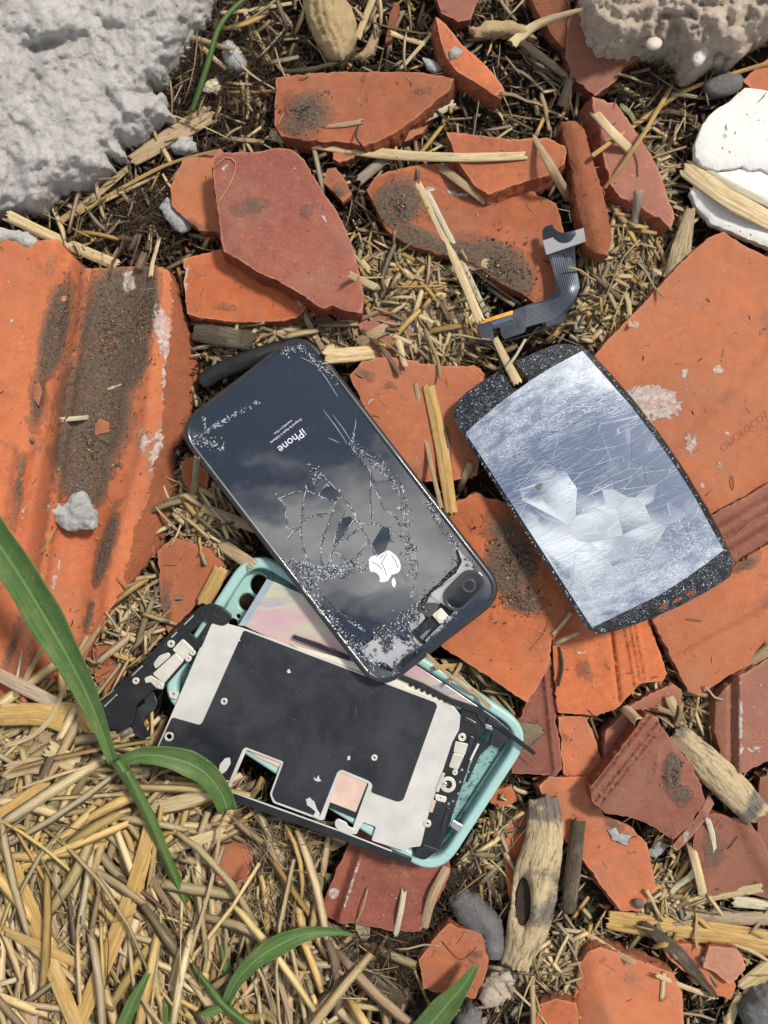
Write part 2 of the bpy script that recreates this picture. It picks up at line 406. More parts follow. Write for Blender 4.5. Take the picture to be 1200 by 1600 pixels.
def soilmat():
    k = NM('dark_soil'); c = k.coords(False); a = k.noise(c, 60., 8, .7); b = k.noise(c, 700., 5, .7)
    col = k.mix(k.ramp(a, .35, .65), (.030, .020, .013), (.085, .060, .040)); col = k.mix(k.ramp(b, .5, .75, 0, .6), col, (.16, .12, .08))
    return k.P(col=col, rough=.95, nrm=k.bump(b, 1., .002), spec=.15)
SOIL = soilmat()
def fibremat(name, rough=.62, streak=1., midrib=False, spec=.35):
    """plant matter: colour from the col attribute times the object colour, fine grain along the piece"""
    k = NM(name); st = k.attr('st', 'Vector'); sv = k.scalevec(st, (.018, 5.5, 1)); n = k.noise(sv, 1., 5, .7)
    sv2 = k.scalevec(st, (.05, .8, 1)); n2 = k.noise(sv2, 1., 4, .6); n3 = k.noise(k.scalevec(st, (.012, 1.4, 1)), 1., 3)
    col = k.mix(1.0, k.attr('col', 'Color'), k.n('ShaderNodeObjectInfo').outputs['Color'], 'MULTIPLY')
    col = k.mix(k.ramp(n, .35, .62, .55*streak, 0), col, k.mix(1.0, col, (.46, .38, .24), 'MULTIPLY'))
    col = k.mix(k.ramp(n2, .55, .75, 0, .5*streak), col, k.mix(1.0, col, (.54, .45, .31), 'MULTIPLY'))
    col = k.mix(k.ramp(n3, .5, .75, 0, .35*streak), col, (.62, .55, .40))
    fc = k.noise(k.scalevec(st, (.02, 14., 1)), 1., 3, .6); col = k.mix(k.ramp(fc, .5, .66, 0, .45*streak), col, k.mix(1.0, col, (.40, .30, .20), 'MULTIPLY'))
    return k.P(col=col, rough=rough, nrm=k.bump(k.math('ADD', n, fc), .8, .0005), spec=spec)
FIB = fibremat('dry_straw'); FIBD = fibremat('litter_fibre', .8, .85, spec=.25)
def leafmat():
    k = NM('green_leaf'); st = k.attr('st', 'Vector'); x = k.n('ShaderNodeSeparateXYZ', {0: st}).outputs
    n = k.noise(k.scalevec(st, (.004, 9., 1)), 1., 3); m = k.noise(k.scalevec(st, (.03, 1.2, 1)), 1., 4)
    col = k.mix(k.ramp(n, .3, .7), (.048, .100, .020), (.080, .150, .034)); col = k.mix(k.ramp(m, .4, .75, 0, .6), col, (.14, .18, .05))
    ab = k.math('ABSOLUTE', x[1]); col = k.mix(k.ramp(ab, .03, .11, .75, 0), col, (.15, .26, .09))
    col = k.mix(k.ramp(k.noise(k.scalevec(st, (.09, 3., 1)), 1., 6, .75), .60, .68, 0, .7), col, (.34, .33, .16)); col = k.mix(k.ramp(k.noise(k.scalevec(st, (.01, .9, 1)), 1., 4), .55, .75, 0, .5), col, (.17, .20, .07))
    return k.P(col=col, rough=.5, nrm=k.bump(n, .6, .0004), spec=.4)
LEAF = leafmat()
def stonemat(name, a, b, sc=120., bs=.002, pits=True, rough=.9, dirt=(.2, .16, .12), dirta=.5):
    k = NM(name); c = k.coords(); n = k.noise(c, sc*.4, 8, .65); m = k.noise(c, sc*4, 6, .75); f = k.noise(c, sc*14, 3, .7)
    col = k.mix(k.ramp(n, .3, .7), a, b); col = k.mix(k.ramp(m, .52, .72, 0, dirta), col, dirt); h = k.math('ADD', m, k.math('MULTIPLY', f, .35))
    if pits:
        v = k.ramp(k.vor(c, sc*5), .06, .2, 1, 0); vm = k.math('MULTIPLY', v, k.ramp(k.noise(c, sc*1.5, 3), .52, .62)); col = k.mix(k.math('MULTIPLY', vm, .75), col, (dirt[0]*.35, dirt[1]*.35, dirt[2]*.35)); h = k.math('SUBTRACT', h, vm)
    return k.P(col=col, rough=rough, nrm=k.bump(h, 1., bs), spec=.25)
MORTAR = stonemat('grey_white_mortar', (.72, .69, .64), (.60, .57, .52), 150., .0019, True, dirt=(.26, .24, .21), dirta=.65)
ROCK = stonemat('pitted_brown_rock', (.66, .55, .43), (.52, .42, .32), 120., .0016, True, dirt=(.70, .62, .52), dirta=.6)
PLAST = stonemat('white_plaster', (.80, .79, .74), (.72, .70, .65), 60., .0005, True, rough=.8, dirt=(.62, .58, .5), dirta=.3)
CHALK = stonemat('chalky_chip', (.66, .65, .62), (.48, .47, .46), 140., .002, False)
CREAM = stonemat('cream_shell', (.74, .66, .46), (.6, .52, .36), 140., .0006, False)
GREY = stonemat('grey_stone', (.24, .235, .23), (.15, .145, .14), 110., .002, True, dirt=(.4, .38, .35))
QUARTZ = stonemat('white_pebble', (.74, .68, .62), (.66, .56, .48), 80., .0004, False, rough=.5, dirt=(.5, .4, .3))
POD = stonemat('dry_pod', (.52, .38, .20), (.42, .30, .16), 110., .0012, True, dirt=(.2, .13, .07))
def woodmat(name, a, b, dk):
    k = NM(name); st = k.attr('st', 'Vector'); n = k.noise(k.scalevec(st, (.03, .22, 1)), 1., 7, .7, .6); m = k.noise(k.scalevec(st, (.012, .012, 1)), 1., 5, .6); f = k.noise(k.scalevec(st, (.12, .5, 1)), 1., 4)
    col = k.mix(k.ramp(m, .50, .60), a, b); col = k.mix(k.ramp(n, .36, .50, .7, 0), col, dk); col = k.mix(k.ramp(f, .55, .7, 0, .5), col, dk)
    return k.P(col=col, rough=.9, nrm=k.bump(k.math('ADD', n, k.math('MULTIPLY', f, .5)), 1., .0016), spec=.2)
WOOD = woodmat('weathered_wood', (.56, .43, .25), (.20, .17, .14), (.09, .07, .05))
WOODD = woodmat('dark_bark', (.12, .09, .06), (.20, .16, .11), (.03, .023, .017))
def simple(name, col, rough=.5, metal=0., bumpsc=0, bumpd=.0002, var=.0, coat=0., ior=1.5, spec=.5):
    k = NM(name); c = k.coords()
    a = k.noise(c, 70., 6, .65); cc_ = k.mix(k.ramp(a, .3, .7, 0, 1), tuple(v*(1-var) for v in col), tuple(min(1, v*(1+var)) for v in col))
    d = k.noise(c, 420., 6, .75); cc_ = k.mix(k.ramp(d, .62, .72, 0, min(.5, var*1.6)), cc_, (.33, .29, .25))
    kw = dict(col=cc_, rough=k.ramp(a, .3, .7, max(0.02, rough*.8), min(1, rough*1.25)), metal=metal, coat=coat, ior=ior, spec=spec)
    if bumpsc: kw['nrm'] = k.bump(k.noise(c, float(bumpsc), 4), .5, bumpd)
    return k.P(**kw)
BLK = simple('black_plastic', (.011, .012, .013), .42, 0, 900, .0001, .3)
BLKS = simple('black_satin_metal', (.020, .021, .024), .32, .0, 0, 0, .25, coat=.3)
def sheetmat():
    k = NM('dark_graphite_film'); c = k.coords(False); a = k.noise(c, 38., 7, .7, .6); d = k.noise(c, 500., 6, .8)
    col = k.mix(k.ramp(a, .35, .7), (.010, .012, .016), (.026, .028, .033)); col = k.mix(k.ramp(d, .66, .74, 0, .5), col, (.22, .20, .18))
    for sc, ro in (((30, 900, 30), .9), ((700, 26, 30), .35)):
        s = k.noise(k.scalevec(c, sc, ro), 1., 3, .6); m = k.math('MULTIPLY', k.ramp(s, .70, .76), k.ramp(k.noise(c, 60., 3), .5, .62)); col = k.mix(k.math('MULTIPLY', m, .5), col, (.20, .20, .21))
    return k.P(col=col, rough=k.ramp(a, .3, .7, .35, .65), nrm=k.bump(k.noise(c, 60., 5), .5, .0004))
SHEET = sheetmat()
SILV = simple('brushed_silver_plate', (.66, .635, .58), .42, .35, 400, .0001, .06)
STEEL = simple('bare_steel', (.72, .71, .68), .25, .9, 0, 0, .1)
BEIGE = simple('nickel_shield', (.70, .66, .56), .4, .45, 0, 0, .1)
COPR = simple('copper_pink_film', (.78, .56, .44), .4, .4, 300, .0001, .08)
GOLD = simple('gold_contact', (.75, .36, .06), .3, .8, 0, 0, .1)
CREAMF = simple('cream_plastic_film', (.72, .66, .52), .4, 0, 0, 0, .1)
def casemat():
    k = NM('mint_silicone'); c = k.coords(False); a = k.noise(c, 30., 5); d = k.noise(c, 330., 6, .8); e = k.noise(c, 50., 5, .7)
    col = k.mix(k.ramp(a, .3, .7), (.22, .42, .38), (.26, .47, .43))
    g = k.math('MULTIPLY', k.ramp(d, .5, .6), k.ramp(e, .38, .6)); col = k.mix(k.math('MULTIPLY', g, .75), col, (.05, .085, .08)); col = k.mix(k.ramp(k.noise(c, 120., 6, .7), .6, .7, 0, .4), col, (.25, .24, .18))
    return k.P(col=col, rough=.5, nrm=k.bump(d, .3, .0002))
MINT = casemat()
def caseclean():
    k = NM('mint_silicone_rim'); c = k.coords(False); a = k.noise(c, 60., 6, .7)
    col = k.mix(k.ramp(a, .3, .7), (.31, .50, .46), (.36, .56, .52)); col = k.mix(k.ramp(k.noise(c, 210., 6, .8), .6, .7, 0, .5), col, (.16, .25, .21)); return k.P(col=col, rough=.42)
MINTR = caseclean()
def irid():
    k = NM('pink_polariser_film'); c = k.coords(False); v = k.scalevec(c, (22, 60, 20), -.5); n = k.noise(v, 1., 5, .6, 1.)
    r = k.n('ShaderNodeValToRGB', {0: n}); e = r.color_ramp.elements; e[0].position = .3; e[0].color = (.62, .43, .44, 1); e[1].position = .75; e[1].color = (.60, .48, .46, 1)
    for p, cl in ((.42, (.58, .38, .41, 1)), (.52, (.60, .44, .40, 1)), (.60, (.54, .54, .38, 1)), (.66, (.42, .38, .42, 1))): x = e.new(p); x.color = cl
    f = k.ramp(k.noise(c, 260., 6, .8, 1.), .6, .68, 0, .75); col = k.mix(f, r.outputs[0], (.2, .17, .17))
    return k.P(col=col, rough=.28, metal=.25, nrm=k.bump(k.noise(c, 40., 5), .4, .0008))
IRID = irid()
def glassmat(name, base, ior, rough=.03, bs=.0002, smudge=.25):
    k = NM(name); c = k.coords(False); n = k.noise(c, 18., 3); d = k.noise(c, 160., 7, .75, 1.)
    col = k.mix(k.ramp(d, .62, .74, 0, .12), base, (.3, .29, .27)); rg = k.ramp(d, .55, .75, rough, rough+smudge)
    return k.P(col=col, rough=rg, ior=ior, nrm=k.bump(n, .12, bs*10))
BGLASS = glassmat('black_back_glass', (.006, .007, .009), 3.0, .03)
BLENS = glassmat('camera_lens_glass', (.004, .004, .006), 1.8, .02, smudge=0)
CRUSH = simple('crushed_glass', (.50, .55, .60), .15, 0, 0, 0, .2, ior=1.6)
CRUSHD = simple('dark_crushed_glass', (.06, .065, .075), .15, 0, 0, 0, .5, ior=1.8)
WHITE = simple('mirror_emblem', (.88, .89, .92), .25, .25, 0, 0, .03)
PRINT = simple('grey_print', (.80, .80, .82), .4, .1, 0, 0, .03)
def crackle(name, base, metal, dens, rough):
    """crazed glass: nets of fine pale fractures that run across the panel"""
    k = NM(name); st = k.attr('st', 'Vector')
    ds = k.n('ShaderNodeTexNoise', {'Vector': k.scalevec(st, (.02, .02, 1)), 'Scale': 1., 'Detail': 4.}).outputs['Color']
    sv = k.n('ShaderNodeVectorMath', {0: ds, 1: (7., 7., 0.)}, operation='MULTIPLY').outputs[0]; stv = k.n('ShaderNodeVectorMath', {0: st, 1: sv}, operation='ADD').outputs[0]
    def net(sc, rot, w, thr):
        v = k.scalevec(stv, sc, rot); e = k.vor(v, 1., 'DISTANCE_TO_EDGE'); return k.ramp(e, 0., w, 1, 0)
    a = net((.055, .016, 1), .12, .02, 0); b = net((.17, .035, 1), -.2, .028, 0); c3 = net((.42, .11, 1), .25, .08, 0); c4 = net((.9, .42, 1), .0, .12, 0)
    x = k.n('ShaderNodeSeparateXYZ', {0: st}).outputs
    band = k.noise(k.scalevec(st, (.016, .004, 1)), 1., 3, .6)
    dn = k.math('ADD', k.attr('dens'), k.math('MULTIPLY', k.math('SUBTRACT', band, .5), 1.3))
    m = k.math('MAXIMUM', k.math('MULTIPLY', a, .30), k.math('MULTIPLY', b, k.ramp(dn, .1, .6, .05, .40)))
    m = k.math('MAXIMUM', m, k.math('MULTIPLY', c3, k.ramp(dn, .3, .9, 0, .62))); m = k.math('MAXIMUM', m, k.math('MULTIPLY', c4, k.ramp(dn, .65, 1.2, 0, .5)))
    fibr = k.noise(k.scalevec(stv, (.75, .10, 1), .14), 1., 6, .75, .4); m = k.math('MAXIMUM', m, k.math('MULTIPLY', k.ramp(fibr, .54, .66), k.ramp(dn, .5, 1.2, 0., .9)))
    m = k.math('MULTIPLY', m, k.ramp(k.noise(k.scalevec(stv, (.08, .03, 1)), 1., 4), .3, .6, .25, 1.)); m = k.math('MULTIPLY', m, dens)
    col = k.mix(m, base, (.80, .83, .86))
    cell = k.n('ShaderNodeTexVoronoi', {'Vector': k.scalevec(stv, (.15, .045, 1), -.2), 'Scale': 1.}).outputs['Color']
    ch = k.n('ShaderNodeSeparateXYZ', {0: cell}).outputs[0]
    h = k.math('ADD', k.math('MULTIPLY', m, .6), k.math('MULTIPLY', k.noise(k.scalevec(stv, (.07, .03, 1)), 1., 4), k.ramp(dn, .2, 1., .15, 1.2)))
    return k.P(col=col, rough=k.math('ADD', k.math('MULTIPLY', m, .45), rough), metal=k.math('MULTIPLY', k.math('SUBTRACT', 1., m), metal), nrm=k.bump(h, .09, .0006), ior=1.6)
DISP = crackle('mirror_like_cracked_display', (.74, .79, .85), .95, .85, .05)
def bezel():
    k = NM('black_cracked_border'); st = k.attr('st', 'Vector')
    n = k.noise(k.scalevec(st, (.34, .24, 1)), 1., 7, .85, 1.8); e = k.vor(k.scalevec(st, (.28, .22, 1)), 1., 'DISTANCE_TO_EDGE'); f = k.noise(k.scalevec(st, (.05, .05, 1)), 1., 4)
    m = k.math('MULTIPLY', k.math('MAXIMUM', k.ramp(n, .585, .62), k.math('MULTIPLY', k.ramp(e, 0., .05, 1, 0), .4)), k.ramp(f, .35, .6, .25, 1.)); m = k.math('MULTIPLY', m, k.ramp(k.attr('dens'), .5, 1.2, .03, 1.))
    return k.P(col=k.mix(m, (.010, .011, .013), (.50, .53, .56)), rough=k.math('ADD', k.math('MULTIPLY', m, .4), .12), nrm=k.bump(n, .12, .0005), ior=1.5)
BEZL = bezel()
# ---------------------------------------------------------------- the ground
def build_ground():
    n = 150; xs = np.linspace(-260, 1460, n); ys = np.linspace(-260, 1860, int(n*1.25)); V = []; F = []
    for y in ys:
        for x in xs: V.append((x, y, gnd(x, y)-2+3.5*fbm(x*.05, y*.05, 9, 3)))
    m = len(xs)
    for j in range(len(ys)-1):
        for i in range(m-1): a = j*m+i; F.append((a, a+m, a+m+1, a+1))
    o = mk('ground', V, np.array(F), SOIL, None, None, True); tag(o, kind='structure')
    q = 16000; V = []; g = 40
    for j in range(g+1):
        for i in range(g+1): V.append((600-q+2*q*i/g, 800-q+2*q*j/g, -14))
    F = [(j*(g+1)+i, (j+1)*(g+1)+i, (j+1)*(g+1)+i+1, j*(g+1)+i+1) for j in range(g) for i in range(g)]
    o = mk('terrain', V, np.array(F), SOIL, None, None, True); tag(o, kind='structure')
build_ground()

# ---------------------------------------------------------------- broken roof tiles
def blobs(P, L):
    v = np.zeros(len(P))
    for x, y, rx, ry, an, s in L:
        c, s_ = math.cos(R(an)), math.sin(R(an)); dx = P[:, 0]-x; dy = P[:, 1]-y
        u = (dx*c+dy*s_)/rx; w_ = (-dx*s_+dy*c)/ry
        v = np.maximum(v, s*np.clip(1.25-.75*np.hypot(u, w_), 0, 1.1))
    return v
def line_d(x, y, p, q):
    dx, dy = q[0]-p[0], q[1]-p[1]; L = math.hypot(dx, dy); return ((x-p[0])*dy-(y-p[1])*dx)/L
NSH = [0]
def shard(label, poly, z, gx=0, gy=0, th=34, mats=None, prof=None, mud=(), lime=(), skew=(0, 0), amp=2.0, grid=9, name='tile_shard', cat='tile shard', group=None, bump=.5, dome=None, fb=None, side=3.0, parent=None, kind=None, step=6):
    NSH[0] += 1; sd = NSH[0]*3.17
    B = roughen(poly, step, amp, sd); a = np.array(B); cx, cy = a.mean(0)
    def zf(x, y, d=None):
        v = z+gx*(x-cx)+gy*(y-cy)+bump*3*noise.noise((x*.006, y*.006, sd))
        if prof: v += prof(x, y)
        if dome: v += dome[0]*(1-math.exp(-(25 if d is None else d)/dome[1]))
        if fb: v += fb[0]*fbm(x*fb[1], y*fb[1], sd, 5, .55)*min(1, (25 if d is None else d)/6+.25)
        return v
    def zt(P, d):
        v = np.array([zf(p[0], p[1], dd)+bump*.25*noise.noise((p[0]*.08, p[1]*.08, sd)) for p, dd in zip(P, d)])
        v -= np.where(d < 1.5, .8, 0); m = blobs(P, mud)
        return v+np.clip(m-.3, 0, .5)*7+(np.array([noise.noise((p[0]*.1, p[1]*.1, 1)) for p in P])*(m > .45)*1.5)
    V, F, mi, sm, (P, d, n, bi) = prism([B], zt, [(0, 0), (.35, -.9), (.8, -th*.2), (.5, -th*.45), (.2, -th*.7), (-1.5, -th)], grid=grid, sidenoise=side, skew=skew)
    att = {'mud': ('FLOAT', np.zeros(len(V))), 'lime': ('FLOAT', np.zeros(len(V))), 'edge': ('FLOAT', np.ones(len(V)))}; att['edge'][1][:n] = np.exp(-d/3.5)
    att['mud'][1][:n] = blobs(P, mud); att['lime'][1][:n] = blobs(P, lime)
    if not isinstance(mats, (list, tuple)): mats = [mats]
    o = mk(name, V, F, mats, parent, mi if len(mats) > 1 else None, sm, att)
    if not parent: tag(o, label, cat, group, kind)
    reg(B, zf)
    return o, zf
O_, O2, RD, DK, PK = (T_OR, B_OR), (T_OR2, B_OR), (T_RED, B_RED), (T_DRK, B_RED), (T_PNK, B_OR)

def profA(x, y):          # the big left tile: a flat shoulder, a groove and a rolled flank
    t = (y-420)/700; xr = 140-105*t; u = x-xr
    v = 25*math.exp(-((u+2)/8)**2)-19*math.exp(-((u+34)/17)**2)*(1 if y < 900 else .6)
    v += -26*math.exp(-((u-60)/42)**2)-6*math.exp(-((u+78)/7)**2)*(1 if y > 700 else 0)+4*math.exp(-((u+66)/6)**2)*(1 if y > 700 else 0)
    e = x-(248-62*t-(60 if y > 900 else 60*max(0, (y-700)/200))*.6)
    v -= .85*max(0, e-20); v += 7*math.exp(-((e-2)/9)**2)
    return v
tileA, zA = shard('very large orange tile filling the left edge, its grooves packed with dark mud',
    [(-90, 360), (0, 372), (40, 377), (92, 374), (104, 392), (120, 408), (132, 420), (176, 418), (236, 415), (262, 422), (273, 442), (284, 482), (300, 528), (310, 575), (309, 612), (298, 642), (284, 672), (270, 716), (279, 748), (278, 792), (262, 832), (244, 866), (222, 888), (196, 920), (174, 950), (154, 985), (134, 1028), (118, 1060), (95, 1095), (60, 1118), (0, 1120), (-90, 1125)],
    56, -.01, -.01, 44, O_, profA, grid=7, amp=2.5,
    mud=[(172, 520, 45, 110, 8, 1.3), (150, 640, 52, 100, 6, 1.3), (135, 740, 42, 60, 10, 1.2), (225, 470, 22, 55, 4, 1.3), (205, 560, 26, 60, 12, 1.2), (85, 520, 20, 90, 12, 1.15), (60, 620, 16, 60, 8, .85), (165, 860, 13, 90, 16, .95), (30, 760, 9, 70, 8, .75), (140, 960, 9, 50, 14, .8), (20, 1010, 10, 60, 20, .7), (250, 790, 8, 30, 10, .7), (255, 870, 9, 20, 40, .7), (120, 700, 40, 60, 10, 1.1)],
    lime=[(255, 520, 16, 60, -8, .75), (262, 600, 14, 60, 0, .7), (200, 440, 12, 24, 6, .75), (225, 690, 14, 30, 0, .6), (20, 500, 3, 3, 0, 1), (245, 700, 14, 60, 15, .62), (278, 470, 8, 40, -15, .85), (35, 815, 3, 40, 10, .8), (88, 900, 3, 50, 14, .75)])

def eA(x, y): t = (y-420)/700; return x-(248-62*t-(60 if y > 900 else 60*max(0, (y-700)/200))*.6)
_me = tileA.data
for p in _me.polygons:
    if p.material_index == 0:
        c = p.center+tileA.location; k_ = (H-c.z/S)/H; x, y = 600+c.x/S/k_, 800-c.y/S/k_
        if y > 425 and eA(x, y) > 26+10*noise.noise((x*.03, y*.03, 2)): p.material_index = 1
S_ = {}
def T(key, *a, **k): S_[key] = shard(*a, **k)
# the upper half
T('E', 'flat orange tile at top centre, sharply pointed at right, with black moss spots', [(432, 122), (480, 116), (530, 112), (600, 112), (650, 113), (690, 118), (709, 123), (703, 140), (682, 158), (655, 180), (618, 207), (590, 222), (570, 228), (545, 223), (510, 222), (470, 218), (440, 212), (428, 195), (430, 160)], 42, 0, .02, 34, O2, skew=(8, 12),
  mud=[(480, 175, 38, 34, 10, .95), (460, 200, 30, 14, 20, .85), (655, 140, 20, 14, 0, .62), (620, 160, 10, 8, 0, .55)])
T('F', 'orange tile patched with grey mud, behind the split pale straw and black ribbon cable', [(573, 297), (588, 276), (620, 265), (660, 257), (702, 255), (760, 280), (830, 298), (868, 318), (877, 345), (886, 400), (872, 440), (866, 472), (838, 476), (815, 458), (780, 440), (752, 420), (720, 405), (680, 395), (640, 384), (606, 362), (590, 330)], 42, 0, 0, 34, O2,
  mud=[(620, 320, 36, 44, 55, 1.15), (650, 372, 40, 18, 15, 1.1), (780, 420, 60, 38, 35, 1.25), (720, 392, 50, 18, 10, 1.1), (600, 300, 20, 16, 0, .8)], lime=[(700, 300, 60, 7, 12, .55), (850, 300, 8, 5, 0, .6)])
T('G', 'thick orange shard with a rounded corner lying over the patched tile, below the long straw', [(697, 206), (745, 211), (800, 218), (850, 214), (886, 230), (882, 256), (860, 272), (820, 284), (762, 304), (742, 290), (726, 268), (714, 248)], 66, 0, -.02, 34, O2, skew=(3, 14))
T('C', 'orange tile tucked behind the dark red one, by the white mortar', [(266, 292), (285, 250), (302, 245), (345, 232), (380, 300), (380, 380), (345, 362), (312, 360), (290, 342), (268, 322)], 44, 0, 0, 34, O_, mud=[(300, 350, 30, 10, 20, .7)])
T('D', 'bright orange tile wedged under the dark red one, its broken edge facing down', [(286, 405), (340, 391), (400, 380), (470, 420), (492, 466), (462, 498), (420, 503), (370, 503), (310, 496), (292, 490)], 50, 0, -.03, 34, O_, skew=(0, 6), lime=[(290, 430, 5, 40, 0, .8)], mud=[(350, 480, 24, 8, 0, .6)])
T('B', 'dark red five-sided tile leaning over two orange ones, upper left of the phone', [(332, 246), (350, 238), (400, 238), (432, 231), (456, 233), (476, 250), (490, 276), (506, 302), (526, 330), (541, 360), (551, 386), (562, 430), (569, 465), (566, 490), (540, 485), (520, 477), (505, 482), (480, 468), (460, 453), (430, 438), (400, 423), (370, 403), (350, 393), (345, 374), (341, 330), (335, 290)], 86, .01, -.03, 30, RD, skew=(-4, 8), amp=1.6,
  mud=[(400, 320, 30, 22, 0, .62), (480, 330, 16, 10, 0, .6), (430, 400, 30, 12, 0, .5)], lime=[(350, 262, 14, 14, 0, .6), (500, 330, 50, 5, 62, .6), (427, 403, 3, 3, 0, 1.1)])
T('H', 'narrow orange splinter leaning near the top centre with a blue-grey chip on it', [(681, 26), (692, 34), (708, 52), (722, 70), (748, 92), (768, 112), (784, 132), (790, 146), (782, 154), (760, 140), (738, 126), (714, 112), (698, 90), (688, 62)], 50, .03, 0, 34, O_, skew=(-8, 6), amp=1)
T('I', 'long narrow splinter of rust orange tile standing on edge above the cable end', [(877, 191), (900, 187), (913, 202), (922, 235), (932, 272), (948, 322), (956, 368), (950, 400), (930, 395), (915, 383), (906, 340), (896, 275), (885, 225)], 74, .02, -.03, 50, (B_OR, B_OR), amp=2.5, bump=2, prof=lambda x, y: -.5*abs(line_d(x, y, (893, 190), (940, 398)))+2*fbm(x*.05, y*.05, 2))
T('J', 'long red-brown tile strip right of the standing splinter, chipped along its lower edge', [(925, 152), (962, 160), (990, 200), (1012, 232), (1032, 272), (1056, 342), (1047, 356), (1028, 342), (1000, 323), (968, 308), (955, 290), (944, 250), (934, 200)], 54, .0, .0, 40, RD, skew=(-14, 8))
T('K', 'red-brown tile half hidden beneath the big pitted rock', [(886, 32), (912, -10), (990, -30), (1000, 90), (978, 104), (960, 128), (930, 150), (896, 122), (884, 90)], 42, 0, 0, 34, RD)
T('L', 'rusty orange tile sliver at the top edge left of the pitted rock', [(822, -20), (880, -20), (892, 10), (890, 60), (888, 78), (868, 62), (846, 30)], 38, 0, 0, 30, (B_OR, B_OR), bump=2)
T('M', 'reddish tile corner cut by the top edge of the picture', [(672, -30), (760, -30), (742, 12), (736, 30), (716, 34), (690, 20)], 36, 0, 0, 30, RD, bump=2)
T('N', 'small upright sliver of rust tile between the seed pod and the top splinter', [(603, 66), (609, 22), (616, 4), (624, 3), (621, 26), (611, 60)], 36, 0, 0, 30, (B_OR, B_OR), amp=1)
T('OO', 'crumbling orange fragment right of the dark red tile', [(512, 264), (524, 262), (538, 280), (550, 304), (536, 316), (522, 300), (504, 284)], 26, 0, 0, 20, O2, amp=1.2, mud=[(530, 300, 14, 12, 0, .8)])
T('RR', 'small orange shard between the point tile and the long straw', [(519, 226), (560, 232), (552, 246), (530, 254), (520, 248)], 30, 0, 0, 24, O2)
T('RS', 'tiny orange wedge beside the white chip under the point tile', [(640, 205), (668, 196), (660, 208), (632, 222)], 30, 0, 0, 24, O_)
T('SS', 'dusty orange tile piece at the right edge behind the grey pebble', [(1160, 125), (1200, 92), (1270, 80), (1270, 150), (1180, 145)], 28, 0, 0, 26, O_)
T('NN', 'half buried reddish shard in straw above the phone', [(560, 508), (585, 490), (630, 484), (658, 500), (668, 518), (640, 545), (600, 560), (575, 540)], 28, 0, 0, 26, RD, lime=[(645, 508, 18, 8, 10, .9)])
T('T', 'rounded orange tile between the phone and the cracked screen', [(546, 586), (566, 565), (586, 560), (612, 558), (625, 560), (680, 570), (738, 574), (756, 590), (752, 640), (752, 700), (745, 745), (700, 752), (655, 752), (630, 740), (590, 680)], 46, 0, 0, 36, O2, mud=[(606, 602, 16, 10, 0, .62), (570, 585, 22, 12, 20, .6)], lime=[(580, 626, 5, 4, 0, 1.1), (686, 583, 4, 3, 0, 1.1)])
T('TB', 'small orange tile edge peeping out behind the rounded one', [(712, 572), (740, 570), (758, 585), (756, 600), (735, 590)], 40, 0, 0, 30, O_)
def profO(x, y): d = line_d(x, y, (1190, 560), (1060, 700)); return 3.5*math.tanh(d/4)
T('O', 'large smooth orange tile at the right with stamped characters and a lime smear', [(1106, 372), (1130, 362), (1160, 382), (1200, 402), (1290, 440), (1290, 720), (1200, 762), (1160, 782), (1112, 808), (1100, 796), (1078, 765), (1030, 720), (985, 640), (955, 600), (930, 556), (946, 535), (1000, 480), (1060, 415)], 66, .02, .0, 40, O_, profO, amp=1.2,
  lime=[(1020, 628, 42, 24, 10, 1.12), (1000, 650, 30, 14, 50, 1.0), (1122, 577, 8, 7, 0, 1.1), (992, 507, 8, 6, 30, 1.1), (1070, 583, 5, 7, 0, .9), (1125, 730, 8, 5, -30, .9), (1100, 757, 8, 6, -30, 1.0), (1128, 728, 5, 20, 30, .7), (1080, 690, 12, 22, 0, .7), (1137, 679, 5, 5, 0, .9)])
# the right-hand side
def ridge(p, q, w, h): return lambda x, y: h*math.exp(-(line_d(x, y, p, q)/w)**2)
def profP(x, y): return sum(6*math.tanh(line_d(x, y, (1130, 850-o), (1220, 795-o))/2.5)-4*math.exp(-(line_d(x, y, (1130, 850-o), (1220, 795-o))/4)**2) for o in (-14, 8, 30))
T('Q', 'big orange ribbed tile at the right edge beneath the screen corner', [(1020, 968), (1060, 945), (1110, 915), (1150, 882), (1200, 850), (1290, 805), (1290, 975), (1200, 1022), (1140, 1055), (1092, 1087), (1075, 1080), (1060, 1050), (1040, 1010)], 52, 0, 0, 40, O_, lambda x, y: 4*math.tanh(line_d(x, y, (1060, 1020), (1200, 945))/5)+3*math.exp(-(line_d(x, y, (1090, 1000), (1200, 938))/4)**2), grid=5, mud=[(1165, 882, 34, 12, -30, .75)])
T('P', 'dark red ribbed tile strip at the right edge under the stamped tile', [(1090, 815), (1112, 805), (1160, 780), (1200, 756), (1290, 715), (1290, 812), (1200, 856), (1152, 884), (1130, 880), (1110, 850)], 62, 0, 0, 30, RD, profP, grid=5)
def profR(x, y): return 4*math.exp(-(line_d(x, y, (955, 985), (970, 1110))/2.5)**2)*-2+sum(4.5*math.exp(-(line_d(x, y, (978+o, 980), (996+o, 1080))/2)**2) for o in (0, 9, 17))
T('R', 'orange tile below the screen with fine combed ribs on its right half', [(862, 960), (920, 930), (990, 930), (1015, 972), (1032, 1020), (1041, 1052), (1036, 1064), (1000, 1068), (975, 1095), (962, 1108), (932, 1117), (900, 1116), (872, 1113), (866, 1060)], 46, 0, -.02, 36, O_, profR, grid=3.4, skew=(4, 4), mud=[(915, 1040, 16, 30, 0, .6)], lime=[(910, 1020, 12, 4, 0, .6)])
